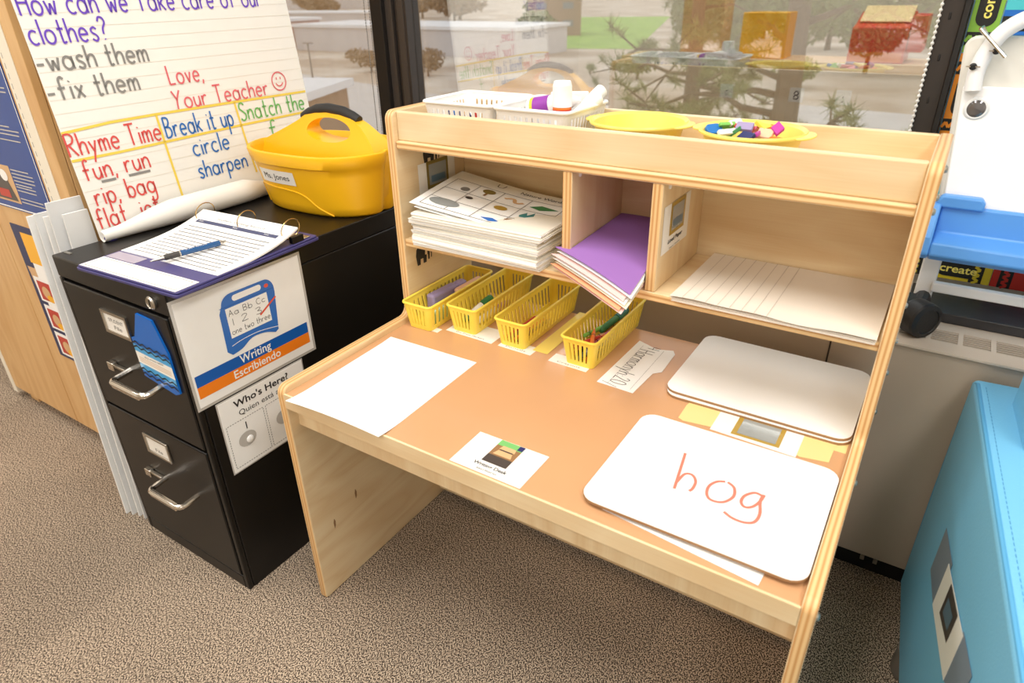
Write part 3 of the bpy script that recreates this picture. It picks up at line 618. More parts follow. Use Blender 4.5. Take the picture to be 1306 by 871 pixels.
# photo label taped down between the boards
t = thing('photo_label', 'white label with a framed photo taped down between the whiteboards', 'label card', (.77, .33, z0))
b = MB().prism([(.703,.292),(.837,.287),(.837,.362),(.703,.362)], 'z', z0, z0+.0006, 'label_white'); fr = frame((0,0,z0+.0006), (1,0,0), (0,1,0), .0003)
b.rect(fr, .735, .297, .81, .353, 'photo_gold'); b.rect(fr, .743, .303, .803, .349, 'photo_silver', 2); b.build('card', t)
for x0, x1 in ((.648,.712), (.832,.882)):
    MB().prism([(x0,.297),(x0+.01,.292),(x1,.30),(x1+.002,.362),(x0+.003,.364),(x0-.001,.34)], 'z', z0, z0+.0004, 'masking_tape').build('masking_tape', t)
flat_card('masking_tape_strip', 'long strip of masking tape along the front edge of the back whiteboards', 'tape', [(.648,.340),(.9,.336),(.9,.364),(.648,.364)], DZ, 'masking_tape', .0002)

# ------------------------------------------------------------------ slotted bins
def basket_mesh(w0, d0, w1, d1, h, r, m, nl, ns, th=.0018, low=.010, high=.010, rim=.0028):
    """open slotted basket: (w0,d0) floor, (w1,d1) rim; slots cut through every wall"""
    def per(w, d, rr):
        out = []
        for (x0, y0, x1, y1, n, a) in ((w/2,-d/2+rr,w/2,d/2-rr,nl,0), (w/2-rr,d/2,-w/2+rr,d/2,ns,90), (-w/2,d/2-rr,-w/2,-d/2+rr,nl,180), (-w/2+rr,-d/2,w/2-rr,-d/2,ns,270)):
            for i in range(2*n+1+1):
                t = (i+(.10 if i%2 else -.10)*(0 < i < 2*n+1))/(2*n+1); out.append((x0+(x1-x0)*t, y0+(y1-y0)*t, 'w', i))
            cx, cy = {0:(w/2-rr,d/2-rr),90:(-w/2+rr,d/2-rr),180:(-w/2+rr,-d/2+rr),270:(w/2-rr,-d/2+rr)}[a]
            for k in range(1, 4): q = math.radians(a+90*k/4); out.append((cx+rr*math.cos(q), cy+rr*math.sin(q), 'c', 0))
        return out
    B, Tp = per(w0, d0, r), per(w1, d1, r*1.2); N = len(B); b = MB()
    B2, T2 = per(w0-2*th, d0-2*th, r), per(w1-2*th, d1-2*th, r*1.2)
    def P(i, z, inner):
        a, c = (B2, T2) if inner else (B, Tp); t = z/h; i %= N
        return (a[i][0]+(c[i][0]-a[i][0])*t, a[i][1]+(c[i][1]-a[i][1])*t, z)
    def cell(i, za, zb):
        j = i+1; b.hexa([P(i,za,0),P(j,za,0),P(j,za,1),P(i,za,1),P(i,zb,0),P(j,zb,0),P(j,zb,1),P(i,zb,1)], m)
    for i in range(N):
        slot = B[i][2] == 'w' and B[i][3] % 2 == 1 and B[(i+1)%N][2] == 'w'
        if slot: cell(i, 0, low); cell(i, h-high, h)
        else: cell(i, 0, h)
    b.prism([(p[0],p[1]) for p in B2], 'z', 0, .002, m)
    body = b
    rb = MB().tube([P(i, h, 0) for i in range(N)], rim, m, 8, closed=True)
    return body, rb
def place_mesh(mb, M): mb.v = [M @ v for v in mb.v]; return mb
def bin_at(label, cx, cy, rz):
    t = thing('slotted_bin', label, 'bin', (cx, cy, DZ+.0005), 'yellow slotted bins on the desk')
    body, rb = basket_mesh(.058, .222, .074, .238, .058, .008, 'bin_yellow', 15, 5)
    M = rot_z(rz, (cx, cy, DZ+.0006)); place_mesh(body, M).build('body', t); place_mesh(rb, M).build('rim', t)
    return t
BINS = [('yellow bin holding a lilac eraser, nearest the left end of the desk', .0615, .441, .01), ('yellow bin holding a green marker', .152, .476, .01), ('yellow empty looking bin between the green marker and the crayons', .274, .474, .005), ('yellow bin full of crayons', .426, .475, .0)]
first = None
for lb, x, y, rz in BINS:
    if first is None: first = bin_at(lb, x, y, rz); base_rot = rz
    else: dup(first, (x, y, DZ+.0005), rz-base_rot, lb)
# little name labels under the bins
for lb, pts, tx in (('small blank white label peeping out right of the lilac eraser bin', [(.086,.335),(.106,.335),(.106,.352),(.086,.352)], ''), ('white label printed Dry Erase Markers under the green marker bin', [(.114,.354),(.232,.352),(.232,.412),(.114,.41)], 'Dry Erase Markers'),
        ('white label printed Pencils under the third bin from the left', [(.247,.353),(.325,.351),(.326,.385),(.247,.385)], 'Pencils'), ('white label printed Crayons under the crayon bin', [(.365,.352),(.448,.350),(.448,.385),(.365,.385)], 'Crayons')):
    def dr(b, fr, pts=pts, tx=tx):
        if tx: b.text(tx, fr, (pts[0][0]+pts[1][0])/2, pts[0][1]+.004, .0055, 'ink_grey', (pts[1][0]-pts[0][0])*.6)
    flat_card('bin_label', lb, 'label card', pts, DZ+.0001, 'label_white', .0003, draw=dr)
flat_card('yellow_reflection', 'pale yellow strip for the bin reflection painted on the desktop right of the empty bin', 'paper', [(.318,.372),(.352,.372),(.352,.575),(.318,.575)], DZ+.0005, 'bowl_yellow', .0003)  # flat yellow sheet stands in for the bins mirrored in the laminate

def crayon(p, q, r, m, label, group='loose crayons in the yellow bin', wrap=None):
    p, q = Vector(p), Vector(q); L = (q-p).length; t = thing('crayon', label, 'crayon', p, group)
    b = MB(); b.M = aim(p, q); b.lathe([(r*.9,0),(r,.002),(r,L-.018)], wrap or m, 10); b.build('wrapper', t)
    b = MB(); b.M = aim(p, q); b.lathe([(r*.82,L-.018),(r*.8,L-.012),(r*.35,L-.001),(0,L)], m, 10); b.build('tip', t)
    b = MB(); b.M = aim(p, q); b.lathe([(r*1.03,.012),(r*1.03,.014)], 'c_black', 10); b.lathe([(r*1.03,L-.026),(r*1.03,L-.024)], 'c_black', 10); b.build('band', t)
zf = DZ+.0095
CR = [((.402,.385),(.416,.462),'red'), ((.413,.372),(.408,.458),'black'), ((.421,.375),(.417,.463),'teal'), ((.435,.374),(.431,.462),'orange'), ((.445,.385),(.446,.47),'brown'), ((.407,.47),(.416,.553),'orange'), ((.424,.468),(.437,.55),'brown'), ((.441,.472),(.441,.556),'red')]
for i, (p, q, c) in enumerate(CR): crayon((*p, zf), (*q, zf), .0042, 'c_'+c, {'red':'red','black':'black','teal':'teal','orange':'orange','brown':'brown'}[c]+[' crayon at the near left of the crayon bin floor',' crayon second along the near floor of the crayon bin',' crayon standing near the middle of the crayon bin front',' crayon near the front right of the crayon bin',' crayon against the right wall of the crayon bin',' crayon at the far left of the crayon bin floor',' crayon in the middle of the far crayon bin floor',' crayon at the far right of the crayon bin floor'][i])
for p, q, c, lb in (((.404,.392,zf+.009),(.436,.462,zf+.0095),'pink','pink crayon lying across the pile at the front of the bin'), ((.402,.404,zf+.010),(.428,.484,zf+.0095),'peach','peach crayon lying across the pile near the bin front'), ((.424,.442,zf+.0105),(.443,.515,zf+.0115),'orange','bright orange crayon on top in the middle of the bin'),
        ((.412,.46,zf+.0105),(.428,.54,zf+.012),'yellow','yellow crayon on top near the middle of the bin'), ((.437,.46,zf+.018),(.448,.535,zf+.0195),'magenta','purplish red crayon on top along the right side of the bin')):
    crayon(p, q, .0042, 'c_'+c, lb)
for p, q, c, lb in (((.405,.380,zf+.019),(.432,.446,zf+.020),'red','red crayon on top at the very front of the crayon bin'), ((.440,.383,zf+.0205),(.414,.452,zf+.0285),'orange','orange crayon crossing the red one at the front of the crayon bin'), ((.403,.43,zf+.020),(.425,.51,zf+.021),'lime','lime crayon on top along the left side of the bin')):
    crayon(p, q, .0042, 'c_'+c, lb)
def marker(name, label, cat, p, q, r, body, cap, capfrac=.38, band='c_white'):
    p, q = Vector(p), Vector(q); L = (q-p).length; t = thing(name, label, cat, p)
    b = MB(); b.M = aim(p, q); c0 = L*(1-capfrac); b.lathe([(r*.6,0),(r*.9,.003),(r*.9,c0*.55)], body, 12); b.build('end_plug', t)
    b = MB(); b.M = aim(p, q); b.lathe([(r*.94,c0*.2),(r*.94,c0*.97)], band, 12); b.build('barrel', t)
    b = MB(); b.M = aim(p, q); b.lathe([(r*1.05,c0),(r*1.08,c0+.004),(r*.95,L-.006),(r*.7,L)], cap, 12); b.build('cap', t)
marker('marker', 'thick green crayon marker on top at the back of the crayon bin', 'marker', (.418,.47,zf+.017), (.435,.562,zf+.030), .0075, 'c_green', 'c_teal', band='c_green')
marker('marker', 'thick grey marker lying lengthwise at the right of the crayon bin', 'marker', (.432,.378,zf+.013), (.447,.468,zf+.014), .0065, 'c_grey', 'c_lilac', band='c_grey')
marker('marker', 'green dry erase marker with a white label in the second bin', 'marker', (.134,.395,zf+.0015), (.153,.472,zf+.031), .0085, 'c_green', 'c_green', .34)
# white label writing on the marker stays in its barrel; a second marker lies beneath it
marker('marker', 'purple marker lying on the floor of the second bin', 'marker', (.162,.40,zf+.002), (.165,.52,zf+.002), .008, 'c_white', 'c_purple')
# lilac eraser and pencil grips in the first bin
b = MB(); b.M = rot_z(-.06, (.0485,.445,DZ+.0035)); b.box((-.012,-.055,.008), (.012,.03,.048), 'c_lilac'); b.box((-.011,.03,.012), (.011,.062,.047), 'c_lilac'); b.box((-.012,-.05,0), (.012,.06,.012), 'c_lilac')
tag(b.build('eraser', loc=(.04,.455,DZ+.0035), bev=.007, seg=3), 'long lilac felt eraser in the leftmost yellow bin', 'eraser')
b = MB(); b.M = rot_z(0, (.0745,.44,DZ+.0035)); b.box((-.010,-.09,0), (.010,-.01,.030), 'c_aqua')
tag(b.build('eraser', loc=(.07,.40,DZ+.0035), bev=.005, seg=3), 'pale green felt eraser showing through the leftmost bin wall', 'eraser')
b = MB(); b.M = rot_z(-.02, (.0755,.5,DZ+.0035)); b.box((-.010,-.05,0), (.010,.04,.046), 'c_peach')
tag(b.build('eraser', loc=(.072,.5,DZ+.0035), bev=.005, seg=3), 'peach felt eraser at the right side of the leftmost bin', 'eraser')
for i, (x, c) in enumerate(((.252,'red'),(.262,'brown'),(.272,'orange'),(.283,'brown'))):
    p = Vector((x,.376,zf)); q = Vector((x+.004,.50,zf)); t = thing('pencil', ['red','dark brown','orange','brown'][i]+' pencil stub lying in the third bin'+[', against its left wall',', second from its left wall',', third from its left wall',', nearest its right wall'][i], 'pencil', p, 'pencils in the third bin')
    b = MB(); b.M = aim(p, q); b.lathe([(.0036,0),(.0036,.11)], 'c_'+c, 6); b.build('shaft', t)
    b = MB(); b.M = aim(p, q); b.lathe([(.0036,.11),(.0009,.122)], 'maple_x', 6); b.lathe([(.0009,.122),(0,.126)], 'ink', 6); b.build('point', t)

# ------------------------------------------------------------------ inside the hutch
b = MB(); rnd = random.Random(5); z = ZS+.0004
lay = [(.010,.0,.0),(.012,.003,-.004),(.008,-.004,.004),(.010,.004,0),(.006,-.002,.003),(.009,-.007,.002),(.006,.004,-.002),(.007,.0,.003)]
for h, dx, dy in lay:
    x0, y0 = .053+dx, .342+dy; m = Matrix.Translation((x0+.15,y0+.11,z)) @ Matrix.Rotation(rnd.uniform(-.025,.025), 4, 'Z'); b.M = m
    k = 5
    for i in range(k): b.box((-.147+rnd.uniform(-.0012,.0012),-.112+rnd.uniform(-.0015,.0015),h*i/k), (.147+rnd.uniform(-.0012,.0012),.112,h*(i+.86)/k), 'paper' if i%4 else 'paper_edge')
    z += h
tag(b.build('paper_stack', loc=(.2,.45,ZS)), 'tall ragged stack of white paper in the left cubby', 'paper stack')
# bent loose sheets above it, the top one printed
def wsheet(u, v, dz=0, dx=0):
    x = .047+.295*u-.008*v+dx; y = .350+.006*u+.19*v; zz = z+.004+dz+.030*v*(1-u)**1.2+.012*(1-u)**3*(1-v)+.004*math.sin(u*5+v*2)*.5-.010*u*(1-v)
    return Vector((x, y, zz))
b = MB(); b.grid(lambda u, v: wsheet(u, v, -.007, .012), 12, 8, 'paper', .0006); tag(b.build('loose_sheet', loc=(.2,.44,z)), 'blank curled white sheet just under the Nature Words page', 'paper')
t = thing('worksheet', 'worksheet titled Nature Words with little coloured pictures on the paper stack', 'worksheet', (.2,.44,z))
b = MB(); b.grid(wsheet, 16, 10, 'paper', .0006); b.build('page', t)
fw = lambda u, v, k=1.0: wsheet(u, v)+Vector((0,0,.0009*k))
b = MB(); b.text('Nature Words', fw, .72, .86, .06, 'ink', .34)
for v in (.78,.52,.27,.06):
    for i in range(10): b.stroke(fw, [(.06+.088*i,v),(.06+.088*(i+1),v)], .008, 'ink_grey')
for u in (.06,.26,.46,.68,.94):
    for i in range(5): b.stroke(fw, [(u,.06+.144*i),(u,.06+.144*(i+1))], .005, 'ink_grey')
b.disc(fw, .36, .70, .05, .055, 'photo_olive'); b.rect(fw, .35,.58,.37,.66,'photo_brown'); b.stroke(fw, smooth([(.50,.66),(.56,.70),(.60,.62),(.65,.66)]), .03, 'poster_tan'); b.poly(fw, [(.71,.62),(.78,.70),(.92,.66),(.80,.58)], 'c_green')
b.poly(fw, [(.72,.38),(.75,.47),(.77,.40),(.80,.50),(.82,.39),(.86,.44),(.85,.35),(.73,.34)], 'c_teal'); b.disc(fw, .56, .42, .05, .05, 'photo_gold'); b.stroke(fw, smooth([(.68,.20),(.73,.24),(.80,.20),(.83,.16)]), .04, 'photo_brown')
b.poly(fw, [(.52,.12),(.60,.16),(.68,.11),(.60,.08)], 'toy_blue'); b.disc(fw, .90, .17, .05, .055, 'c_yellow'); b.poly(fw, [(.80,.08),(.86,.13),(.93,.10),(.86,.06)], 'toy_blue'); b.stroke(fw, smooth([(.86,.40),(.90,.44),(.94,.40)]), .03, 'ink'); b.disc(fw, .20, .60, .035, .05, 'ink_grey'); b.disc(fw, .30, .44, .03, .03, 'photo_dark')
b.stroke(fw, smooth([(.35,.95),(.36,.88),(.40,.88),(.41,.95)]), .006, 'ink')
b.disc(fw, .2, .2, .12, .08, 'photo_silver')
b.build('printing', t)
# construction paper bent into the narrow cubby
def csheet(k):
    def f(u, v):
        uu = u; A0 = Vector((.372,.360)); B0 = Vector((.556,.272)); a = A0+(B0-A0)*uu
        tx = .4045+(.5425-.4045)*uu; p2 = Vector((tx,.572-.002*k))
        q = a.lerp(Vector((tx, .37+.0*uu)), min(1, v*4)) if v < .25 else Vector((tx,.37)).lerp(p2, (v-.25)/.75)
        h = .036+.010*v+.008*(1-u)-.010*(u)*(1-v)+.004*math.sin(u*3.1)
        sh = Vector((.006*math.sin(k*2.1), -.004*k*(1-v)*(.3+u)+.002*math.cos(k)))*(1 if v < .2 else 0)
        return (q.x+sh.x, q.y+sh.y, ZS+.002+h*(1-k/8.0)**1.15+.0006)
    return f
cols = [('purple_paper','sheet of purple construction paper on top in the middle cubby'), ('paper','white sheet directly under the purple construction paper'), ('pink_paper','pale pink sheet third from the top in the middle cubby'), ('paper','white sheet just under the pale pink one in the middle cubby'), ('cream_paper','cream sheet just above the orange one in the middle cubby'), ('orange_paper','orange sheet poking out in front of the middle cubby'), ('pink_paper','lowest sheet, pale pink, in the middle cubby')]
for k, (m, lb) in enumerate(cols):
    tag(MB().grid(csheet(k), 10, 12, m, .0007).build('construction_paper', loc=(.46,.42,ZS)), lb, 'paper', 'coloured paper in the middle cubby')
# lined story paper in the right cubby
b = MB(); rnd = random.Random(9)
for i in range(7): b.box((.599+rnd.uniform(-.003,.003),.345+rnd.uniform(-.002,.003),ZS+.0005+.0011*i), (.899+rnd.uniform(-.002,.002),.572,ZS+.0005+.0011*i+.0009), 'lined_paper')
tag(b.build('paper_stack', loc=(.75,.46,ZS)), 'low stack of story paper under the ruled sheet in the right cubby', 'paper stack')
b = MB(); zz = ZS+.0086; fl = lambda u, v: (.597+.303*u, .341+.231*v, zz+.0016*math.sin(u*7)*(1-v)+.001*math.sin(u*17)*(1-v)+.0022*(1-v)**4)
b.grid(fl, 24, 8, 'lined_paper', .0006)
fr2 = lambda u, v, k=1.0: Vector(fl(u, v))+Vector((0,0,.0005*k))
for i in range(8):
    u = .07+.062*i
    for j in range(6): b.stroke(fr2, [(u,j/6),(u,(j+1)/6)], .004, 'lined_rule')
tag(b.build('ruled_paper', loc=(.75,.46,ZS+.008)), 'half ruled sheet of story paper lying in the wide right cubby', 'paper')

# ------------------------------------------------------------------ on the tray along the top of the hutch
TZ = .9088
def white_basket(label, cx, cy, rz, w, d):
    t = thing('white_basket', label, 'basket', (cx, cy, TZ), 'white slotted baskets on the hutch')
    body, rb = basket_mesh(w-.022, d-.022, w, d, .068, .010, 'white_plastic', 11, 10, .002, .012, .012, .0035)
    M = rot_z(rz, (cx, cy, TZ+.0004)); place_mesh(body, M).build('body', t); place_mesh(rb, M).build('rim', t); return t
white_basket('white slotted basket at the left end of the hutch top', .132, .482, 0, .160, .150)
white_basket('white slotted basket beside the left yellow bowl on the hutch top', .294, .482, -.01, .152, .158)
for i, (x, c, lb) in enumerate(((.095,'navy','navy marker against the left side of the left white basket'), (.110,'blue','blue marker second from the left in the left white basket'), (.125,'navy','navy marker third from the left in the left white basket'), (.140,'navy','navy marker fourth from the left in the left white basket'), (.156,'red','red capped marker in the left white basket'), (.185,'black','black marker leaning at the right in the left white basket'))):
    marker('pen', lb, 'pen', (x+.004*math.sin(i*3), .452, TZ+.010), (x, .432, TZ+.052), .0048, 'c_white', 'c_'+c, .4)
t = thing('glue_stick', 'fat white glue stick standing up in the right white basket', 'glue stick', (.318,.478,TZ+.003))
b = MB(); b.M = Matrix.Translation((.318,.478,TZ+.003)); b.lathe([(.016,0),(.0165,.002),(.0165,.064)], 'white_plastic', 20); b.build('tube', t)
b = MB(); b.M = Matrix.Translation((.318,.478,TZ+.003)); b.lathe([(.0168,.050),(.0168,.064)], 'c_orange', 20); b.lathe([(.01695,.054),(.01695,.060)], 'c_red', 20); b.build('label_band', t)
b = MB(); b.M = Matrix.Translation((.318,.478,TZ+.003)); b.lathe([(.0175,.064),(.0180,.066),(.0172,.100),(.0150,.107),(0,.108)], 'white_plastic', 20); b.build('cap', t)
t = thing('glue_bottle', 'white tube with a purple label lying across the right white basket', 'glue', (.26,.5,TZ+.05))
b = MB(); b.M = aim((.232,.50,TZ+.055), (.34,.508,TZ+.076)); b.lathe([(.008,0),(.017,.006),(.017,.08),(.010,.095),(.004,.11)], 'white_plastic', 16); b.build('bottle', t)
b = MB(); b.M = aim((.232,.50,TZ+.055), (.34,.508,TZ+.076)); b.lathe([(.0175,.018),(.0175,.050)], 'c_purple', 16); b.lathe([(.0176,.012),(.0176,.018)], 'c_yellow', 16); b.build('label_wrap', t)
for i, (p, q, lb) in enumerate((((.345,.45,TZ+.045),(.366,.53,TZ+.078),'white glue stick leaning at the right end of the right white basket'), ((.335,.49,TZ+.045),(.352,.55,TZ+.080),'white glue stick behind the standing one in the right white basket'))):
    b = MB(); b.M = aim(p, q); b.lathe([(.011,0),(.0115,.002),(.0115,.06),(.0125,.061),(.012,.085),(0,.087)], 'white_plastic', 16); tag(b.build('glue_stick', loc=p), lb, 'glue stick')
b = MB(); b.M = rot_z(.5, (.30,.54,TZ+.062)); b.box((-.035,-.004,-.03), (.035,.004,.022), 'white_card'); tag(b.build('eraser_block', loc=(.30,.54,TZ+.06), bev=.002), 'white block behind the glue stick in the right white basket', 'block')
def bowl(label, cx, cy, rx, ry, rz):
    t = thing('yellow_bowl', label, 'bowl', (cx, cy, TZ), 'shallow yellow bowls on the hutch')
    M = rot_z(rz, (cx, cy, TZ+.0004)) @ Matrix.Diagonal((rx, ry, 1, 1)); b = MB(); b.M = M
    b.lathe([(0,.0),(.72,.0),(.78,.003),(.92,.046),(1.0,.054),(1.03,.0545),(1.03,.052),(.995,.057),(.93,.053),(.75,.006),(0,.004)], 'bowl_yellow', 40); b.build('bowl', t, angle=50)
    for s in (-1, 1):
        b = MB(); b.M = rot_z(rz, (cx, cy, TZ)); b.prism([(s*(rx*.95)+s*.018*math.cos(a), .034*math.sin(a)) for a in [(-.5+i/10)*PI for i in range(11)]], 'z', .0520, .0550, 'bowl_yellow'); b.build('handle_tab', t, bev=.001)
    return t
bowl('empty shallow yellow bowl on the hutch top', .468, .476, .081, .082, -.05)
bowl('shallow yellow bowl full of coloured foam pieces', .657, .476, .080, .080, -.1)
FP = [(.598,.470,'blue','blue rounded foam piece at the left end of the bowl',0),(.612,.487,'lime','lime green foam piece beside the blue one in the bowl',1),(.622,.500,'white','white foam piece at the back left of the bowl',2),(.632,.462,'green','round green foam piece at the front of the bowl',3),(.640,.490,'red','red foam stick near the back left of the bowl',2),(.646,.468,'lilac','lilac foam piece at the front middle of the bowl',1),(.655,.497,'pink','pink foam triangle at the back middle of the bowl',4),(.664,.460,'magenta','magenta foam block at the front of the bowl',1),(.668,.488,'yellow','yellow foam triangle in the middle of the bowl',4),(.678,.470,'peach','peach foam piece in the right half of the bowl',1),(.684,.494,'orange','orange foam stick standing in the right half of the bowl',2),(.694,.474,'magenta','purple diamond foam piece at the right of the bowl',5),(.700,.458,'orange','orange round foam piece at the right end of the bowl',3),(.656,.446,'navy','navy foam strip under the front rim of the bowl',1),(.626,.446,'white','white foam stick at the front left of the bowl',2)]
rnd = random.Random(21)
for i, (x, y, c, lb, k) in enumerate(FP):
    shape = [rrect(.030,.018,.008), rrect(.026,.016,.002), rrect(.032,.009,.002), [(.013*math.cos(a*PI/8),.013*math.sin(a*PI/8)) for a in range(16)], [(-.014,-.01),(.014,-.01),(0,.014)], [(-.010,0),(0,-.015),(.010,0),(0,.015)]][k]
    b = MB(); b.M = Matrix.Translation((x, y, TZ+.046+.004*(i%3)+(.006 if y > .46 else 0))) @ Matrix.Rotation(rnd.uniform(0,6), 4, 'Z') @ Matrix.Rotation(rnd.uniform(.35,.95), 4, 'X')
    b.prism(shape, 'z', -.003, .003, 'c_'+c); tag(b.build('foam_piece', loc=(x,y,TZ+.04), bev=.001), lb, 'foam piece', 'foam pieces in the bowl')
b = MB(); rnd = random.Random(4)
for i in range(26):
    a = rnd.uniform(0, 2*PI); r = math.sqrt(rnd.random())*.052; b.M = Matrix.Translation((.655+r*math.cos(a), .482+r*math.sin(a), TZ+.012+.028*rnd.random())) @ Matrix.Rotation(a*3, 4, 'Z') @ Matrix.Rotation(rnd.uniform(-.6,.6), 4, 'X')
    b.prism(rrect(.026,.014,.003), 'z', -.0025, .0025, 'c_'+rnd.choice(['lime','white','yellow','red','blue','orange','magenta']))
o = tag(b.build('foam_filling', loc=(.655,.482,TZ+.01)), 'heap of coloured foam bits filling the bottom of the yellow bowl', 'foam pieces'); o['kind'] = 'stuff'
# stickers on the back of the hutch that show in the window
for x, s in ((.36,':'), (.545,'8'), (.66,':')):
    b = MB(); fr = frame((x,DD,.90), (-1,0,0), (0,0,1), .0008); b.rect(fr, -.018, -.018, .018, .018, 'cream_paper'); b.text(s, fr, 0, -.012, .024, 'ink', k=1.8)
    tag(b.build('back_sticker', loc=(x,DD,.9)), {.36:'left dotted sticker on the back of the hutch, mirrored in the window', .545:'pale sticker printed 8 on the back of the hutch, mirrored in the window', .66:'right dotted sticker on the back of the hutch, mirrored in the window'}[x], 'sticker')
# ================================================================== black filing cabinet and what is on it
CX0, CX1, CY0, CY1, CH = -.529, -.1448, -.073, .587, .7145
cab = thing('filing_cabinet', 'black two drawer steel filing cabinet left of the desk', 'filing cabinet', ((CX0+CX1)/2, (CY0+CY1)/2, 0))
b = MB(); b.box((CX0,CY0+.012,0), (CX1,CY1,CH-.045), 'black_steel'); b.box((CX0,CY0,CH-.045), (CX1,CY1,CH), 'black_steel')
b.box((CX0,CY0,0), (CX0+.013,CY0+.012,CH-.045), 'black_steel'); b.box((CX1-.013,CY0,0), (CX1,CY0+.012,CH-.045), 'black_steel'); b.box((CX0+.013,CY0,0), (CX1-.013,CY0+.012,.035), 'black_steel')
b.build('body', cab, bev=.003, seg=3)
for (z0_, z1_, lz, hz) in ((.377,.664,.608,.500), (.040,.370,.314,.226)):
    d = MB().box((CX0+.016,CY0-.002,z0_), (CX1-.016,CY0+.02,z1_), 'black_steel').build('drawer', cab, bev=.003, seg=3)
    x0, x1, za, zb, y = -.389, -.301, lz-.025, lz+.025, CY0-.002
    h = MB(); h.box((x0,y-.004,za), (x1,y,za+.006), 'steel').box((x0,y-.004,zb-.006), (x1,y,zb), 'steel').box((x0,y-.004,za+.006), (x0+.006,y,zb-.006), 'steel').box((x1-.006,y-.004,za+.006), (x1,y,zb-.006), 'steel')
    h.box((x0+.006,y-.0015,za+.006), (x1-.006,y,zb-.006), 'label_white'); fr = frame((x0,y-.0015,za), (1,0,0), (0,0,1), .0004)
    if lz > .5: h.text('STUDENT', fr, .044, .027, .008, 'ink_grey', .05)
    h.text('File', fr, .046, .012, .009, 'ink_grey', .026); h.build('label_holder', d, bev=.0008)
    xa, xb, yo = -.352, -.240, CY0-.046
    h = MB(); P = [(xa,CY0,hz+.004),(xa,yo+.014,hz)]+[(xa+.014-.014*math.cos(q*PI/8),yo+.014-.014*math.sin(q*PI/8),hz) for q in range(1,5)]+[(xb-.014+.014*math.sin(q*PI/8),yo+.014-.014*math.cos(q*PI/8),hz) for q in range(0,5)]+[(xb,CY0,hz+.004)]
    h.tube(P, .0062, 'chrome', 10); h.box((xa+.010,yo-.004,hz-.009), (xb-.010,yo+.006,hz+.006), 'chrome'); h.build('handle', d, bev=.0015)
    h = MB(); h.box((-.418,CY0-.014,hz-.008), (-.398,CY0-.002,hz+.010), 'chrome'); h.box((-.400,CY0-.010,hz-.002), (-.356,CY0-.002,hz+.004), 'steel'); h.build('latch', d, bev=.0012)
b = MB(); b.M = aim((-.192,CY0,.690), (-.192,CY0-1,.690)); b.lathe([(.0125,0),(.0125,.004),(.010,.007),(.0095,.006),(0,.006)], 'steel', 20); b.box((-.001,-.006,.006), (.001,.006,.0068), 'black_gap'); b.build('lock', cab)
b = MB(); b.M = Matrix.Translation((-.52,CY0+.02,CH)); b.box((0,0,0), (.022,.006,.0012), 'steel'); b.build('scratch_glint', cab)  # bright steel sliver draws the highlight along a scratch

# crayon shaped sign on the top drawer
P = [(-.293,.608),(-.249,.652),(-.205,.650),(-.183,.597),(-.185,.500),(-.192,.498),(-.296,.512)]
P = [(-.297,.595),(-.283,.600),(-.254,.655),(-.206,.652),(-.182,.590),(-.180,.505),(-.196,.498),(-.292,.512)]
b = MB().prism(P, 'y', CY0-.0062, CY0-.0022, 'crayon_sign'); fr = frame((0,CY0-.0062,0), (1,0,0), (0,0,1), .0004)
b.poly(fr, [(-.297,.583),(-.181,.577),(-.180,.520),(-.294,.526)], 'crayon_light'); b.poly(fr, [(-.296,.568),(-.181,.562),(-.180,.536),(-.295,.542)], 'label_white', 1.5)
for v in (.588, .5785, .530, .519): b.stroke(fr, [(-.296+.0115*i, v-.0005*i+(.0025 if i%2 else -.0025)) for i in range(11)], .0035, 'c_black', 2)
b.text('dry erase table', fr, -.238, .5585, .0045, 'ink', .06, k=2)
for i in range(3): b.stroke(fr, [(-.288,.556-.004*i),(-.188,.551-.004*i)], .0012, 'poster_tan', 2)
tag(b.build('crayon_sign', loc=(-.24,CY0-.004,.57)), 'blue crayon shaped sign on the upper drawer of the black cabinet', 'sign')

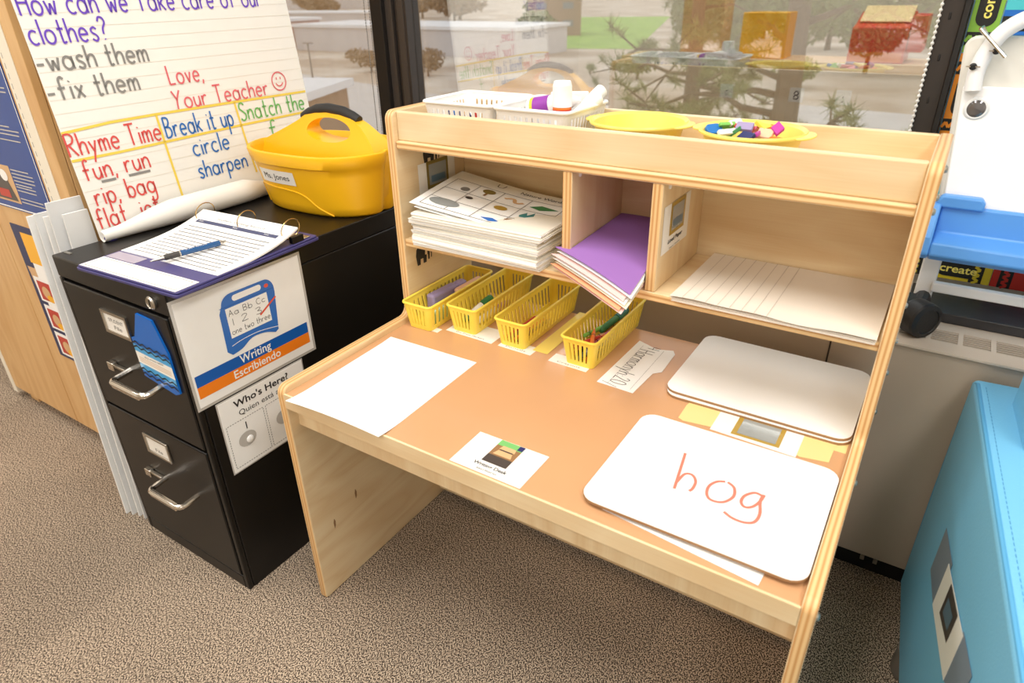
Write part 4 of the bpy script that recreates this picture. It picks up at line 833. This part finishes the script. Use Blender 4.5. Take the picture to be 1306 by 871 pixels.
# signs on the cabinet's right side
SX = CX1
def side_sign(label, y0, z0_, y1, z1_, draw, loc, rim=.006):
    t = thing('sign', label, 'sign', loc)
    b = MB().box((SX+.0003,y0-rim,z0_-rim), (SX+.0008,y1+rim,z1_+rim), 'laminate_film'); b.build('laminate_border', t)
    b = MB().box((SX+.0008,y0,z0_), (SX+.0014,y1,z1_), 'paper'); draw(b, frame((SX+.0014,0,0), (0,1,0), (0,0,1), .0003)); b.build('printed_sheet', t); return t
def d1(b, fr):
    b.rect(fr, -.064, .521, .204, .545, 'sign_blue'); b.rect(fr, -.064, .497, .204, .521, 'sign_orange')
    b.text('Writing', fr, .070, .5265, .0185, 'paper', .074, k=2, bold=.012); b.text('Escribiendo', fr, .070, .5015, .0175, 'paper', .112, k=2, bold=.012)
    P = [(.022,.552)]+smooth([(.022,.552),(.045,.556),(.07,.568),(.10,.566),(.125,.556)])+[(.133,.560),(.141,.640)]+A(.120,.648,.021,.024,0,90)+A(.045,.652,.024,.021,90,175)+[(.014,.640),(.012,.562)]
    b.poly(fr, P, 'toy_blue', 2); b.rect(fr, .027, .585, .122, .646, 'paper', 3)
    b.poly(fr, rrect(.062,.013,.006), 'paper', 3) if False else b.poly(fr, [(.079+x,.661+y) for x, y in rrect(.066,.012,.0058)], 'paper', 3)
    b.stroke(fr, [(.016,.650),(.138,.649)], .0012, 'sign_blue', 3); b.stroke(fr, smooth([(.024,.570),(.05,.574),(.09,.574),(.135,.566)]), .0012, 'paper', 3); b.disc(fr, .124, .659, .005, .004, 'toy_red', 3.4)
    b.hand('Aa Bb Cc', fr, .032, .629, .012, 'pencil', .083, .0011, 4); b.hand('1 2 3', fr, .036, .609, .014, 'pencil', .066, .0011, 4); b.hand('one two three', fr, .031, .591, .012, 'pencil', .088, .0011, 4)
    b.stroke(fr, [(.098,.606),(.140,.630)], .0038, 'toy_red', 5)
side_sign('white sign reading Writing Escribiendo with a blue drawing board picture', -.068, .479, .211, .6935, d1, (SX,.07,.58))
def dash(b, fr, p, q, w=.0011):
    L = math.hypot(q[0]-p[0], q[1]-p[1]); n = int(L/.0058)
    for i in range(n):
        t0, t1 = i/n, (i+.62)/n; b.stroke(fr, [(p[0]+(q[0]-p[0])*t0,p[1]+(q[1]-p[1])*t0),(p[0]+(q[0]-p[0])*t1,p[1]+(q[1]-p[1])*t1)], w, 'ink')
def d2(b, fr):
    b.text("Who's Here?", fr, .064, .4425, .0155, 'ink', .135, k=1.5, bold=.02); b.text('Quien está aquí?', fr, .068, .4215, .0125, 'ink', .128, k=1.5)
    for x0 in (-.030, .064):
        for p, q in (((x0,.310),(x0+.088,.310)),((x0+.088,.310),(x0+.088,.411)),((x0+.088,.411),(x0,.411)),((x0,.411),(x0,.310))): dash(b, fr, p, q)
    b.text('1', fr, .013, .385, .018, 'ink', k=1.5); b.text('2', fr, .107, .385, .018, 'ink', k=1.5)
    for x in (.009, .103):
        b.disc(fr, x, .363, .021, .017, 'foam_grey' if False else 'laminate_film', 1.5)
t = side_sign("white sign reading Who's Here with a dotted box on the cabinet side", -.036, .302, .172, .467, d2, (SX,.07,.38), .003)
for x in (.014, .108):
    b = MB(); b.M = aim((SX+.0014,x,.359), (SX+1,x,.359)); b.lathe([(.0085,0),(.008,.002),(.004,.0035),(0,.004)], 'white_plastic', 16); b.build('sticky_dot', t)

# binder: navy cover, ruled pages on three rings
t = thing('ring_binder', 'navy ring binder lying open with ruled pages on the black cabinet', 'binder', (-.27,.08,CH))
m = rot_z(.055, (-.262,.085,CH))
b = MB(); b.M = m; b.prism(rrect(.292,.335,.006), 'z', .0005, .006, 'navy_vinyl'); b.prism(rrect(.288,.330,.006), 'z', .0065, .010, 'navy_vinyl'); cover = b.build('cover', t, bev=.001)
b = MB(); b.M = m; b.box((-.138,-.163,.0102), (.138,-.115,.0109), 'label_white'); fr = lambda u, v, k=1.0: m @ Vector((u,v,.0109+.0003*k))
ts = b.build('title_strip', t); b = MB(); b.stroke(fr, [(-.130,-.158),(.130,-.158),(.130,-.121),(-.130,-.121),(-.130,-.158)], .0012, 'ink_grey'); b.build('border_line', ts)
b = MB(); b.M = m; b.box((-.138,-.112,.0102), (-.05,-.084,.0106), 'clear_label'); b.build('clear_pocket', cover)
def page(u, v): return m @ Vector((-.139+.281*u-.002*v, -.080+.200*v, .0115+.004*v+.024*v**3+.0015*math.sin(u*6)*(1-v)))
b = MB(); b.grid(page, 10, 14, 'paper', .0035); pg = b.build('page_stack', t)
b = MB(); fp = lambda u, v, k=1.0: page(u, v)+Vector((0,-.0002,.0005*k))
def pr(b, u0, v0, u1, v1, m_, k=1.0):
    for i in range(6): b.rect(fp, u0+(u1-u0)*i/6, v0, u0+(u1-u0)*(i+1)/6, v1, m_, k)
pr(b, .08, .79, .93, .84, 'navy_bar')
for s, u in (('Date',.13),('Name',.5),('Time',.82)): b.text(s, fp, u, .808, .02, 'paper', .05, k=2)
b.text('Student Writing Record', fp, .5, .88, .028, 'ink_grey', .5)
for i in range(11): pr(b, .08, .06+.064*i, .93, .073+.064*i, 'ink_grey')
b.build('printing', pg)
for x in (-.126, .002, .128):
    b = MB(); b.M = m @ Matrix.Translation((x, .112, .0365)); b.tube([(.004*math.sin(q*PI/9), .024*math.cos(q*PI/9), .021*math.sin(q*PI/9)) for q in range(18)], .0011, 'brass', 6, closed=True); b.build('ring', t)
b = MB(); b.M = m; b.box((-.135,.118,.0102), (.138,.15,.0125), 'steel'); b.box((.132,.10,.0105), (.142,.13,.024), 'black_steel'); b.build('ring_plate', t, bev=.001)
# pen on the pages
p, q = m @ Vector((-.003,-.108,.0215)), m @ Vector((.036,.029,.0232)); L = (q-p).length
t = thing('ballpoint_pen', 'blue ballpoint pen with white lettering lying across the binder pages', 'pen', p)
def seg(prof, m_, nm):
    b = MB(); b.M = aim(p, q); b.lathe(prof, m_, 14); return b.build(nm, t)
seg([(.0008,0),(.002,.006),(.0046,.024)], 'steel', 'metal_tip'); seg([(.0046,.024),(.0056,.027),(.0056,.052)], 'pen_rubber', 'rubber_grip'); seg([(.0058,.052),(.0058,.0545)], 'steel', 'silver_band')
br_ = seg([(.0056,.0545),(.0056,.128),(.0048,.130)], 'pen_blue', 'barrel'); seg([(.0030,.130),(.0030,L-.004),(.0024,L)], 'chrome', 'push_button')
Mx = aim(p, q); ax = (q-p).normalized(); side = Vector((0,0,1)).cross(ax).normalized()
b = MB()
def bar_map(u, v, k=1.0):
    th = v/.0058; nrm = (Vector((0,0,1)) - ax*ax.z).normalized()
    return p + ax*u + (nrm*math.cos(th) + side*math.sin(th)*1.0)*(.0057+.0003*k)
b.text('MEMPHIS', bar_map, .085, .0, .0052, 'paper', .042, bold=.02); b.text('public schools', bar_map, .085, -.003, .0018, 'paper', .04); b.build('lettering', br_)
t = MB(); t.M = Matrix.Translation((-.513,.040,CH)); t.lathe([(.012,0),(.013,.003),(.0125,.006),(.009,.0085),(0,.0085)], 'navy_vinyl', 20)
tag(t.build('round_magnet', loc=(-.513,.040,CH)), 'dark blue round magnet at the front left corner of the black cabinet top', 'magnet')

# yellow carry caddy: two tubs back to back with a handle wall between them
t = thing('carry_caddy', 'yellow plastic carry caddy with a black grip and the label Ms. Jones', 'caddy', (-.300,.470,CH))
CM = rot_z(.05, (-.300,.470,CH+.0005))
def tub_outline(a, b_, e, n=120):
    out = []
    for i in range(n):
        q = 2*PI*(i+.5)/n; c, s = math.cos(q), math.sin(q)
        x, y = a*abs(c)**(2/e)*(1 if c > 0 else -1), b_*abs(s)**(1.0)*(1 if s > 0 else -1)
        out.append((x*(1-.07*math.exp(-(y/.012)**2)), y))
    return out
def loft(b, rings, m_):
    n = len(rings[0][0]); vs = [(x, y, z) for pts, z in rings for x, y in pts]; fs = []
    for k in range(len(rings)-1):
        for i in range(n): fs.append((k*n+i, k*n+(i+1)%n, (k+1)*n+(i+1)%n, (k+1)*n+i))
    fs.append(tuple(range(n))[::-1])
    return b.add(vs, fs, m_)
CHh, EX = .140, 3.0
def dims(t_): return .166+.020*t_, .104+.022*t_
def ring(t_, off=0): a, c = dims(t_); return tub_outline(a-off, c-off, EX)
b = MB(); b.M = CM
rings = [(tub_outline(.158,.097,EX), 0), (ring(0), .006)]+[(ring(k/6), .006+(CHh-.030-.006)*k/6) for k in range(1, 7)]
rings += [(tub_outline(.188,.135,EX), CHh-.026), (tub_outline(.193,.140,EX), CHh-.004), (tub_outline(.192,.139,EX), CHh), (tub_outline(.185,.132,EX), CHh+.001), (ring(.95,.004), CHh-.012), (ring(.5,.006), .07), (ring(0,.006), .010)]
loft(b, rings, 'caddy_yellow'); b.add([(x,y,.010) for x, y in rings[-1][0]], [tuple(range(len(rings[-1][0])))], 'caddy_yellow'); b.build('tub', t, angle=50)
GX = .030   # the grip sits a little right of the middle
out = smooth([(-.183,.134),(-.150,.150),(-.100,.172),(-.062,.190),(-.040,.203),(-.010,.214),(GX-.005,.218),(.066,.214),(.094,.203),(.112,.196),(.130,.184),(.158,.158),(.183,.134)], 4)
hole = [(GX+.004+.066*math.cos(q), .172+(.029 if math.sin(q) > 0 else .022)*math.sin(q)) for q in [2*PI*i/40 for i in range(40)]]
hw = lambda z: .010+.030*max(0, min(1, (.215-z)/.09))**1.3
ro = []; o = Vector((GX,.174)); poly = out+[(.160,.012),(-.160,.012)]
for q in [2*PI*i/40 for i in range(40)]:
    d = Vector((math.cos(q), math.sin(q))); best = None
    for i in range(len(poly)):
        p1, p2 = Vector(poly[i]), Vector(poly[(i+1)%len(poly)]); e_ = p2-p1; den = d.x*e_.y-d.y*e_.x
        if abs(den) < 1e-9: continue
        w_ = p1-o; tt = (w_.x*e_.y-w_.y*e_.x)/den; uu = (w_.x*d.y-w_.y*d.x)/den
        if tt > 0 and -1e-6 <= uu <= 1+1e-6 and (best is None or tt < best): best = tt
    ro.append(o+d*best)
N = 40; vs = []; K = 6   # strips from the hand hole out to the silhouette
for s_ in (-1, 1):
    for k in range(K+1):
        for (hx, hz), p_ in zip(hole, ro):
            x, z = hx+(p_.x-hx)*k/K, hz+(p_.y-hz)*k/K; vs.append((x, s_*hw(z), z))
fs = []; S = (K+1)*N
for i in range(N):
    j = (i+1)%N
    for k in range(K):
        fs.append((k*N+i, k*N+j, (k+1)*N+j, (k+1)*N+i)); fs.append((S+k*N+i, S+(k+1)*N+i, S+(k+1)*N+j, S+k*N+j))
    fs.append((i, S+i, S+j, j)); fs.append((K*N+i, K*N+j, S+K*N+j, S+K*N+i))
b = MB(); b.M = CM; b.add(vs, fs, 'caddy_yellow'); b.build('handle_wall', t, angle=50)
b = MB(); b.M = CM; b.tube([(x, 0, z) for x, z in [(-.056,.1945),(-.036,.2045),(-.010,.2135),(GX-.005,.2175),(.066,.2135),(.092,.2045),(.110,.1965)]], [.0115,.0125,.0125,.0125,.0125,.0125,.0115], 'grip_black', 12, up=(0,1,0)); b.build('grip', t, angle=60)
# embossed panel line and name label follow the front wall
def front(u, z, off=.0006):
    a, bb = dims(max(0, min(1, (z-.006)/(CHh-.036)))); c = min(1, abs(u/a))**(EX/2); y = -bb*math.sqrt(max(0, 1-c*c))
    return CM @ Vector((u, y-off, z))
b = MB(); pts = smooth([(-.128,.010),(-.130,.044),(-.124,.058),(-.06,.057),(.0,.053),(.03,.043),(.055,.022),(.09,.004)], 4)
b.tube([front(u, z, .0005) for u, z in pts], .0016, 'caddy_yellow', 6); b.build('embossed_line', t)
fl = lambda u, v, k=1.0: front(u, v, .0005+.0004*k)
b = MB()
for i in range(8): b.rect(fl, -.108+.0148*i, .068, -.108+.0148*(i+1), .099, 'label_white', 1.0)
b.text('Ms. Jones', fl, -.049, .078, .0135, 'ink', .086, k=2); o = b.build('name_label', t); o['label'] = 'white label printed Ms. Jones'

# ================================================================== chart paper, boards, tall cabinet at the left
CF = lambda u, v, k=1.0: Vector((-.52-.1*(v-.73)+.0007*k, u, v))
Y0, Y1 = .022, .642
def chart(u, v):
    y = Y0+(Y1-Y0)*u; s = max(0, min(1, (y-.03)/.16)); q_ = max(0, min(1, (y-.37)/.07)); r = .011+.015*s*s*(3-2*s)-.010*q_*q_*(3-2*q_); ze = CH+.0012+r
    if v < .5: z = 1.62+(ze-1.62)*v/.5; return (-.52-.1*(z-.73), y, z)
    a = math.radians(292*(v-.5)/.5); xe = -.52-.1*(ze-.73)
    return (xe+r-r*math.cos(a), y, ze-r*math.sin(a))
t = thing('chart_paper', 'tall sheet of handwritten chart paper curling up at its foot on the black cabinet', 'chart paper', (-.52,.33,CH))
b = MB(); b.grid(chart, 16, 64, 'chart_paper', -.0005)
for i in range(33):
    v = .7915+.0249*i; b.stroke(CF, [(Y0+.002,v),(Y1-.002,v)], .0011, 'chart_rule', .8)
def words(m_, items, nm):
    for s, u, v, h, w in items: b.hand(s, CF, u, v, h, m_, w, .0037 if m_ != 'mk_grey' else .0044, 2)
words('mk_purple', [('How can we Take care of our', .029, 1.137, .042, .535), ('clothes?', .029, 1.088, .042, .145)], 'purple_handwriting')
words('mk_grey', [('-wash them', .024, 1.042, .040, .218), ('-fix them', .024, .990, .040, .180)], 'grey_handwriting')
words('mk_pink', [('Love,', .274, .992, .038, .082), ('Your Teacher', .270, .941, .038, .253)], 'pink_handwriting')
words('mk_red', [('Rhyme Time', .023, .886, .042, .195), ('fun, run', .035, .836, .040, .138), ('rip, bag', .040, .785, .040, .128), ('flat, jet', .028, .739, .040, .135)], 'red_handwriting')
words('mk_blue', [('Break it up', .231, .887, .042, .172), ('circle', .282, .838, .040, .094), ('sharpen', .279, .788, .038, .132)], 'blue_handwriting')
words('mk_green', [('Snatch the', .427, .893, .040, .198), ('f', .50, .846, .036, .02)], 'green_handwriting')
b.stroke(CF, A(.563,.968,.021,.021,0,360,28), .003, 'mk_pink', 2); b.stroke(CF, A(.563,.968,.011,.011,200,340,8), .0028, 'mk_pink', 2)
for x in (.557,.569): b.stroke(CF, [(x,.972),(x,.978)], .0028, 'mk_pink', 2)
for P in ([(.022,.931),(.12,.937),(.221,.938),(.42,.937),(.640,.935)], [(.022,.878),(.12,.878),(.222,.880),(.42,.884),(.640,.886)], [(.221,.938),(.222,.85),(.224,.757)], [(.420,.937),(.425,.85),(.432,.770)]): b.stroke(CF, P, .0052, 'mk_yellow', 1.5)
b.stroke(CF, [(.064,.829),(.094,.829)], .005, 'mk_grey', 1.5); b.stroke(CF, [(.122,.829),(.170,.829)], .005, 'mk_grey', 1.5)
b.build('sheet', t, angle=60)
b = MB()
for y in (.06, .56): b.box((-.6455,y,1.55), (-.6075,y+.05,1.58), 'masking_tape')
b.build('tape', t)

WX0, WX1, WY0, WY1 = -1.49, -.646, .045, .66
t = thing('wood_cabinet', 'tall light wood cabinet standing behind the filing cabinet at the left', 'cabinet', ((WX0+WX1)/2, .35, 0))
MB().box((WX0,WY0+.018,.035), (WX1,WY1,2.1), 'birch_cabinet').build('body', t, bev=.002)
for x0, x1 in ((WX0+.03,-1.075), (-1.072,WX1)):
    MB().box((x0,WY0,.045), (x1,WY0+.017,2.08), 'birch_cabinet').build('door', t, bev=.0015)
MB().box((WX0,WY0,.02), (WX0+.028,WY0+.018,2.1), 'border_cream').build('edge_strip', t, bev=.001)
MB().box((-1.06,WY0-.001,.045), (-1.045,WY0,.05), 'birch_cabinet')
for x in (WX0+.06, WX1-.1): MB().box((x,WY0+.02,0), (x+.05,WY0+.07,.035), 'birch_cabinet').build('foot', t)
MB().box((WX0+.04,WY0+.05,0), (WX1-.02,WY1-.02,.035), 'birch_cabinet').build('plinth', t)
b = MB().box((-.738,WY0-.0015,.60), (-.690,WY0-.0002,2.0), 'border_cream'); fr = frame((0,WY0-.0015,0), (1,0,0), (0,0,1), .0004)
for i in range(70): b.stroke(fr, [(-.7275,.61+.0195*i),(-.7275,.621+.0195*i)], .0028, 'laminate_film')
tag(b.build('border_strip', loc=(-.71,WY0,1.0)), 'cream perforated border strip running up the tall wood cabinet', 'border strip')
b = MB().box((-1.06,WY0-.0022,.716), (-.748,WY0-.0003,1.26), 'poster_blue'); fr = frame((0,WY0-.0022,0), (1,0,0), (0,0,1), .0004); rnd = random.Random(2)
b.stroke(fr, [(-1.05,1.045),(-.752,1.045)], .005, 'poster_yellow'); b.stroke(fr, [(-1.058,.720),(-.75,.720),(-.75,1.25)], .003, 'paper')
b.rect(fr, -1.0, .852, -.905, .925, 'photo_dark'); b.disc(fr, -.935, .885, .024, .026, 'poster_yellow', 2); b.disc(fr, -.93, .905, .012, .014, 'poster_tan', 3); b.rect(fr, -.96, .855, -.905, .872, 'poster_red', 2.4)
b.rect(fr, -1.0, .735, -.89, .825, 'poster_tan'); b.poly(fr, [(-1.0,.74),(-.90,.74),(-.92,.79),(-.97,.815)], 'photo_dark', 2); b.disc(fr, -.93, .80, .018, .014, 'paper', 2.4); b.rect(fr,-.985,.745,-.93,.765,'poster_red',3)
for v0, n_ in ((1.0,2),(.97,1),(.918,3),(.888,1),(.818,5),(.778,2),(.75,2)):
    for i in range(n_): b.stroke(fr, [(-.885,v0-.0085*i),(-.885+rnd.uniform(.07,.12),v0-.0085*i)], .0026, 'laminate_film')
tag(b.build('poster', loc=(-.9,WY0,1.0)), 'blue poster with photos and white text high on the wood cabinet', 'poster')
b = MB().box((-1.005,WY0-.0022,.296), (-.70,WY0-.0003,.672), 'poster_navy'); fr = frame((0,WY0-.0022,0), (1,0,0), (0,0,1), .0004)
b.rect(fr, -.965, .575, -.71, .655, 'poster_yellow'); b.rect(fr, -.955, .44, -.71, .575, 'paper')
b.poly(fr, [(-.995,.56),(-.955,.56),(-.955,.49),(-.985,.49)], 'poster_tan'); 
for z0_ in (.305, .385, .465):
    b.rect(fr, -.985, z0_, -.90, z0_+.07, 'paper', 1.4); b.rect(fr, -.975, z0_+.006, -.906, z0_+.06, 'poster_red', 2); b.disc(fr, -.94, z0_+.03, .02, .018, 'poster_tan', 3); b.disc(fr, -.925, z0_+.016, .018, .010, 'poster_yellow', 3.6)
tag(b.build('poster', loc=(-.85,WY0,.48)), 'navy poster with a yellow band and food photos behind the white boards', 'poster')
# white foam boards slotted between the two cabinets
for i, (x, ya, yb, h, mm, lb) in enumerate(((-.5475,-.050,.034,.775,'foam_board','white foam board standing closest against the black cabinet'), (-.562,-.066,.037,.800,'foam_grey','pale grey foam board, tallest of those beside the black cabinet'), (-.584,-.068,.034,.768,'foam_board','white foam board third out from the black cabinet'), (-.604,-.074,.030,.772,'foam_grey','pale foam board fourth out from the black cabinet'), (-.622,-.080,.026,.765,'foam_board','white foam board furthest out, nearest the posters'))):
    ln = -.016-.004*i
    b = MB(); b.hexa([(x-.0025,ya,0),(x+.0025,ya,0),(x+.0025,yb+.0,0),(x-.0025,yb,0),(x+ln-.0025,ya+.035,h),(x+ln+.0025,ya+.035,h),(x+ln+.0025,yb,h),(x+ln-.0025,yb,h)], mm)
    tag(b.build('foam_board', loc=(x,0,0)), lb, 'foam board', 'boards between the cabinets')

# ================================================================== right side: bulletin board, easel, sofa
t = thing('bulletin_board', 'bulletin board covered in sky blue paper right of the window', 'bulletin board', (1.5,YB,.62))
MB().box((.895,YB-.014,.62), (2.2,YB-.0005,1.9), 'bulletin_sky').build('backing', t)
def crayon_trim(label, horiz, a, b_, col, word, loc):
    th, w = YB-.0165, .046
    fr = frame((.897,YB-.0165,a), (0,0,1), (-1,0,0), .0004) if not horiz else frame((a,YB-.0165,.610), (1,0,0), (0,0,1), .0004)
    mb = MB(); L = b_-a
    if horiz: mb.box((a,YB-.0165,.610), (b_,YB-.0142,.610+w), col); V = lambda u, v, k=1.0: fr(u, v, k)
    else: mb.box((.897,YB-.0165,a), (.897+w,YB-.0142,b_), col); V = lambda u, v, k=1.0: fr(u, v-w, k)
    for u in (.012, L-.036):
        mb.rect(V, u, 0, u+.022, w, 'trim_black'); mb.stroke(V, [(u+.011+(.005 if i%2 else -.005), w*i/8) for i in range(9)], .005, col, 2)
    if word:
        c = L*.5+(.021 if horiz else 0); mb.poly(V, [(c+x, w/2+y) for x, y in rrect(min(.088 if horiz else .105,L-.08), .032, .0155)], 'trim_black', 2); mb.text(word, V, c, w/2-.0065, .017, 'word_yellow', .066 if horiz else .078, k=3, bold=.02)
    tag(mb.build('border_trim', loc=loc), label, 'border trim', 'crayon border trim')
crayon_trim('orange crayon border strip with the word believe beside the window frame', False, .893, 1.043, 'trim_orange', 'believe', (.92,YB,.93))
crayon_trim('green crayon border strip with the word connect beside the window frame', False, 1.045, 1.235, 'trim_green', 'connect', (.92,YB,1.12))
crayon_trim('cyan border strip at the left edge of the board, low behind the easel', False, .67, .891, 'trim_cyan', '', (.92,YB,.75))
crayon_trim('yellow crayon border strip with the word create below the easel tray', True, .897, 1.055, 'trim_yellow', 'create', (.98,YB,.63))
crayon_trim('red crayon border strip along the foot of the bulletin board', True, 1.056, 1.24, 'trim_red', '', (1.15,YB,.63))
mb = MB().box((.945,YB-.018,1.075), (.985,YB-.0142,1.30), 'trim_blue'); fr = frame((.945,YB-.018,1.075), (1,0,0), (0,0,1), .0004)
mb.rect(fr, 0, .040, .04, .16, 'trim_cyan'); mb.rect(fr, 0, .006, .04, .030, 'trim_black'); mb.stroke(fr, smooth([(0,.012),(.013,.022),(.026,.014),(.04,.022)]), .004, 'trim_blue', 2)
tag(mb.build('crayon_cutout', loc=(.96,YB,1.1)), 'blue and turquoise crayon cutout beside the green connect strip', 'cutout')
# bead chains of the roller shades
def chain(label, x, y, z0_, z1_, r, m_, step, loc):
    t = thing('bead_chain', label, 'bead chain', loc); b = MB(); n = int((z1_-z0_)/step)
    for i in range(n):
        b.M = Matrix.Translation((x, y, z0_+i*step)); b.lathe([(0,-r),(r*.75,-r*.66),(r,0),(r*.75,r*.66),(0,r)], m_, 6)
    o = b.build('beads', t); o['kind'] = 'stuff'; MB().tube([(x,y,z0_),(x,y,z1_)], r*.3, m_, 5).build('cord', t)
chain('white bead chain hanging along the right window frame', .8475, .928, .72, HEAD, .0033, 'bead_white', .0092, (.85,.93,.72))
for x, s in ((-.590,'left'), (-.572,'right')):
    chain('grey bead chain left of the dark mullion, %s strand of two' % s, x, .945, .70, HEAD, .0022, 'bead_grey', .0075, (x,.945,.70))

t = thing('whiteboard_easel', 'white mobile whiteboard easel with a blue tray on top of the heater', 'easel', (1.15,.78,CZ))
EY = .775
for x in (.930, 1.372):
    MB().box((x,EY+.001,.620), (x+.030,EY+.022,.80), 'easel_white').build('leg', t, bev=.003)
MB().box((.955,EY-.008,.645), (1.372,EY+.008,.664), 'easel_white').build('cross_bar', t, bev=.003)
for x in (.946, 1.387):
    b = MB(); b.M = aim((x-.012,.722,CZ+.0342), (x+.72,.722-.68,CZ+.0342)); b.lathe([(.024,0),(.032,.003),(.0335,.008),(.0335,.034),(.032,.039),(.024,.042),(.023,.040),(0,.040)], 'rubber_black', 24); c = b.build('caster', t)
    b = MB(); b.tube([(x,EY-.005,.634),(x,.745,.632),(x-.004,.715,.622)], [.013,.015,.012], 'rubber_black', 10); b.box((x-.030,.700,CZ+.050), (x-.002,.758,CZ+.062), 'rubber_black'); b.build('caster_fork', c, bev=.004)
# rear frame plate and front board, slightly leaning
lean = lambda x, y, z: (x-.012*(z-.95)/.12*1.0, y+.03*(z-.8)/.3, z)
def panel(x0, x1, za, zb, y, th, r, m_, nm, bev=.002):
    P = [(x0,za),(x1,za)]+[(x1-r+r*math.cos(q*PI/10), zb-r+r*math.sin(q*PI/10)) for q in range(6)]+[(x0+r-r*math.sin(q*PI/10), zb-r+r*math.cos(q*PI/10)) for q in range(6)]
    b = MB().prism(P, 'y', y, y+th, m_); b.v = [Vector(lean(*v)) for v in b.v]; return b.build(nm, t, bev=bev)
panel(.9125, 1.46, .80, 1.082, EY, .012, .020, 'easel_cream', 'rear_frame', .004)
panel(.9205, 1.46, .80, 1.006, EY-.008, .008, .004, 'board_white', 'whiteboard')
b = MB(); P = [(.935,1.0),(.936,1.03),(.945,1.06),(.962,1.088),(.99,1.108),(1.03,1.12),(1.08,1.124),(1.2,1.126),(1.33,1.12),(1.39,1.10),(1.43,1.06),(1.44,1.0)]
P = smooth(P, 4); b.tube([lean(x, EY-.016, z) for x, z in P], .0125, 'easel_white', 12, up=(0,1,0)); b.build('arch_handle', t, angle=60)
b = MB(); b.tube([lean(.931,EY-.034,1.094), lean(.971,EY-.038,1.054)], .0030, 'chrome', 8); b.tube([lean(.931,EY-.034,1.094), lean(.934,EY-.012,1.096), lean(.946,EY-.012,1.076)], .0024, 'chrome', 8); b.build('metal_clip', t)
for x, z in ((.930,1.038), (.958,1.062)):
    b = MB(); c = Vector(lean(x,EY-.028,z)); b.M = aim(c, c+Vector((0,-1,0))); b.lathe([(.0055,0),(.0055,.003),(.003,.005),(0,.005)], 'rubber_black', 12); b.box((-.010,-.001,.003), (.010,.001,.0045), 'steel'); b.build('bolt', t)
b = MB(); c = Vector(lean(.945,EY-.0082,.972)); b.M = aim(c, c+Vector((0,-1,0))); b.lathe([(.0185,0),(.0185,.002),(.016,.0035)], 'clear_rim', 28); b.lathe([(.0155,.0015),(.0150,.003),(.010,.005),(0,.0055)], 'bubble_grey', 28); b.build('round_window', t)
# tray
b = MB(); dz = .014
pz = lambda P: [(y, z+dz) for y, z in P]
b.prism(pz([(.700,.722),(.712,.712),(.765,.712),(.765,.800),(.752,.800),(.750,.752),(.716,.746),(.704,.744)]), 'x', .934, 1.45, 'tray_blue')
b.prism(pz([(.700,.722),(.712,.712),(.765,.712),(.765,.803),(.742,.803),(.726,.775),(.704,.752)]), 'x', .918, .934, 'tray_blue')
b.prism([(.925,.81),(.925,.822),(.932,.832),(.990,.832),(.9965,.824),(.9965,.81)], 'y', .745, .765, 'tray_blue')
b.box((.910,.752,.734), (.918,.772,.779), 'tray_blue')
b.build('tray', t, bev=.005, seg=3)

# blue vinyl child's sofa: arm nearest the desk, seat back beyond
t = thing('vinyl_sofa', 'light blue vinyl child\'s sofa with piping at the right', 'sofa', (1.2,.3,0))
SM = Matrix(((.9966,.083,0,1.052),(.083,-.9966,0,.640),(0,0,1,0),(0,0,0,1)))   # local x: away from the desk, y: toward the viewer
def soft(a, c, r, m_, nm, seg=5):
    b = MB(); b.M = SM; x0,y0,z0_ = a; x1,y1,z1_ = c; b.box(a, c, m_); b.f = [f[::-1] for f in b.f]; return b.build(nm, t, bev=r, seg=seg, angle=60)
arm = soft((0,0,.055), (.17,1.25,.553), .010, 'sofa_blue', 'arm')
soft((.050,.050,.30), (.60,.22,.70), .02, 'sofa_blue', 'backrest'); soft((.172,.22,.055), (.60,1.2,.33), .02, 'sofa_blue', 'seat')
b = MB(); b.M = SM; b.tube([(.004,.006,.06),(.003,.004,.30),(.004,.006,.545),(.006,.02,.551),(.005,.4,.551),(.005,.8,.551),(.006,1.24,.551)], .0035, 'sofa_seam', 8); b.build('piping', arm)
b = MB(); b.M = SM
for i in range(110): y = .03+.0105*i; b.tube([(.0165,y,.5535),(.0165,y+.006,.5535)], .0006, 'sofa_seam', 4, cap=False)
o = b.build('stitching', arm)
for x, y in ((.03,.18), (.14,1.15), (.5,.2), (.5,1.1)):
    b = MB(); b.M = SM @ Matrix.Translation((x, y, 0)); b.lathe([(.032,0),(.034,.01),(.032,.06)], 'sofa_foot', 16); b.f = [f[::-1] for f in b.f]; b.build('foot', t)
t2 = thing('sofa_label', 'picture label held by grey tape on the side of the blue sofa', 'label card', (1.075,.33,.34))
def sq(y, z, k=1.0): return SM @ Vector((-.0005-.0006*k, y, z))
def quad4(ps, m_, k, nm, parent, th=.0004):
    b = MB(); A_ = [sq(y, z, k) for y, z in ps]; B_ = [sq(y, z, k-.6) for y, z in ps]; b.hexa(B_+A_, m_); return b.build(nm, parent)
quad4([(.195,.275),(.30,.284),(.30,.386),(.195,.370)], 'duct_tape', 1.2, 'tape', t2); quad4([(.455,.318),(.54,.36),(.54,.428),(.455,.412)], 'duct_tape', 1.2, 'tape', t2)
quad4([(.283,.282),(.462,.320),(.462,.410),(.283,.372)], 'label_white', 2, 'card', t2)
b = MB(); b.add([sq(y, z, 3) for y, z in [(.335,.318),(.415,.342),(.415,.397),(.335,.380)]], [(0,1,2,3)], 'photo_dark'); b.add([sq(y, z, 3.6) for y, z in [(.35,.335),(.40,.350),(.40,.378),(.35,.366)]], [(0,1,2,3)], 'photo_blue')
b.build('photo', t2)
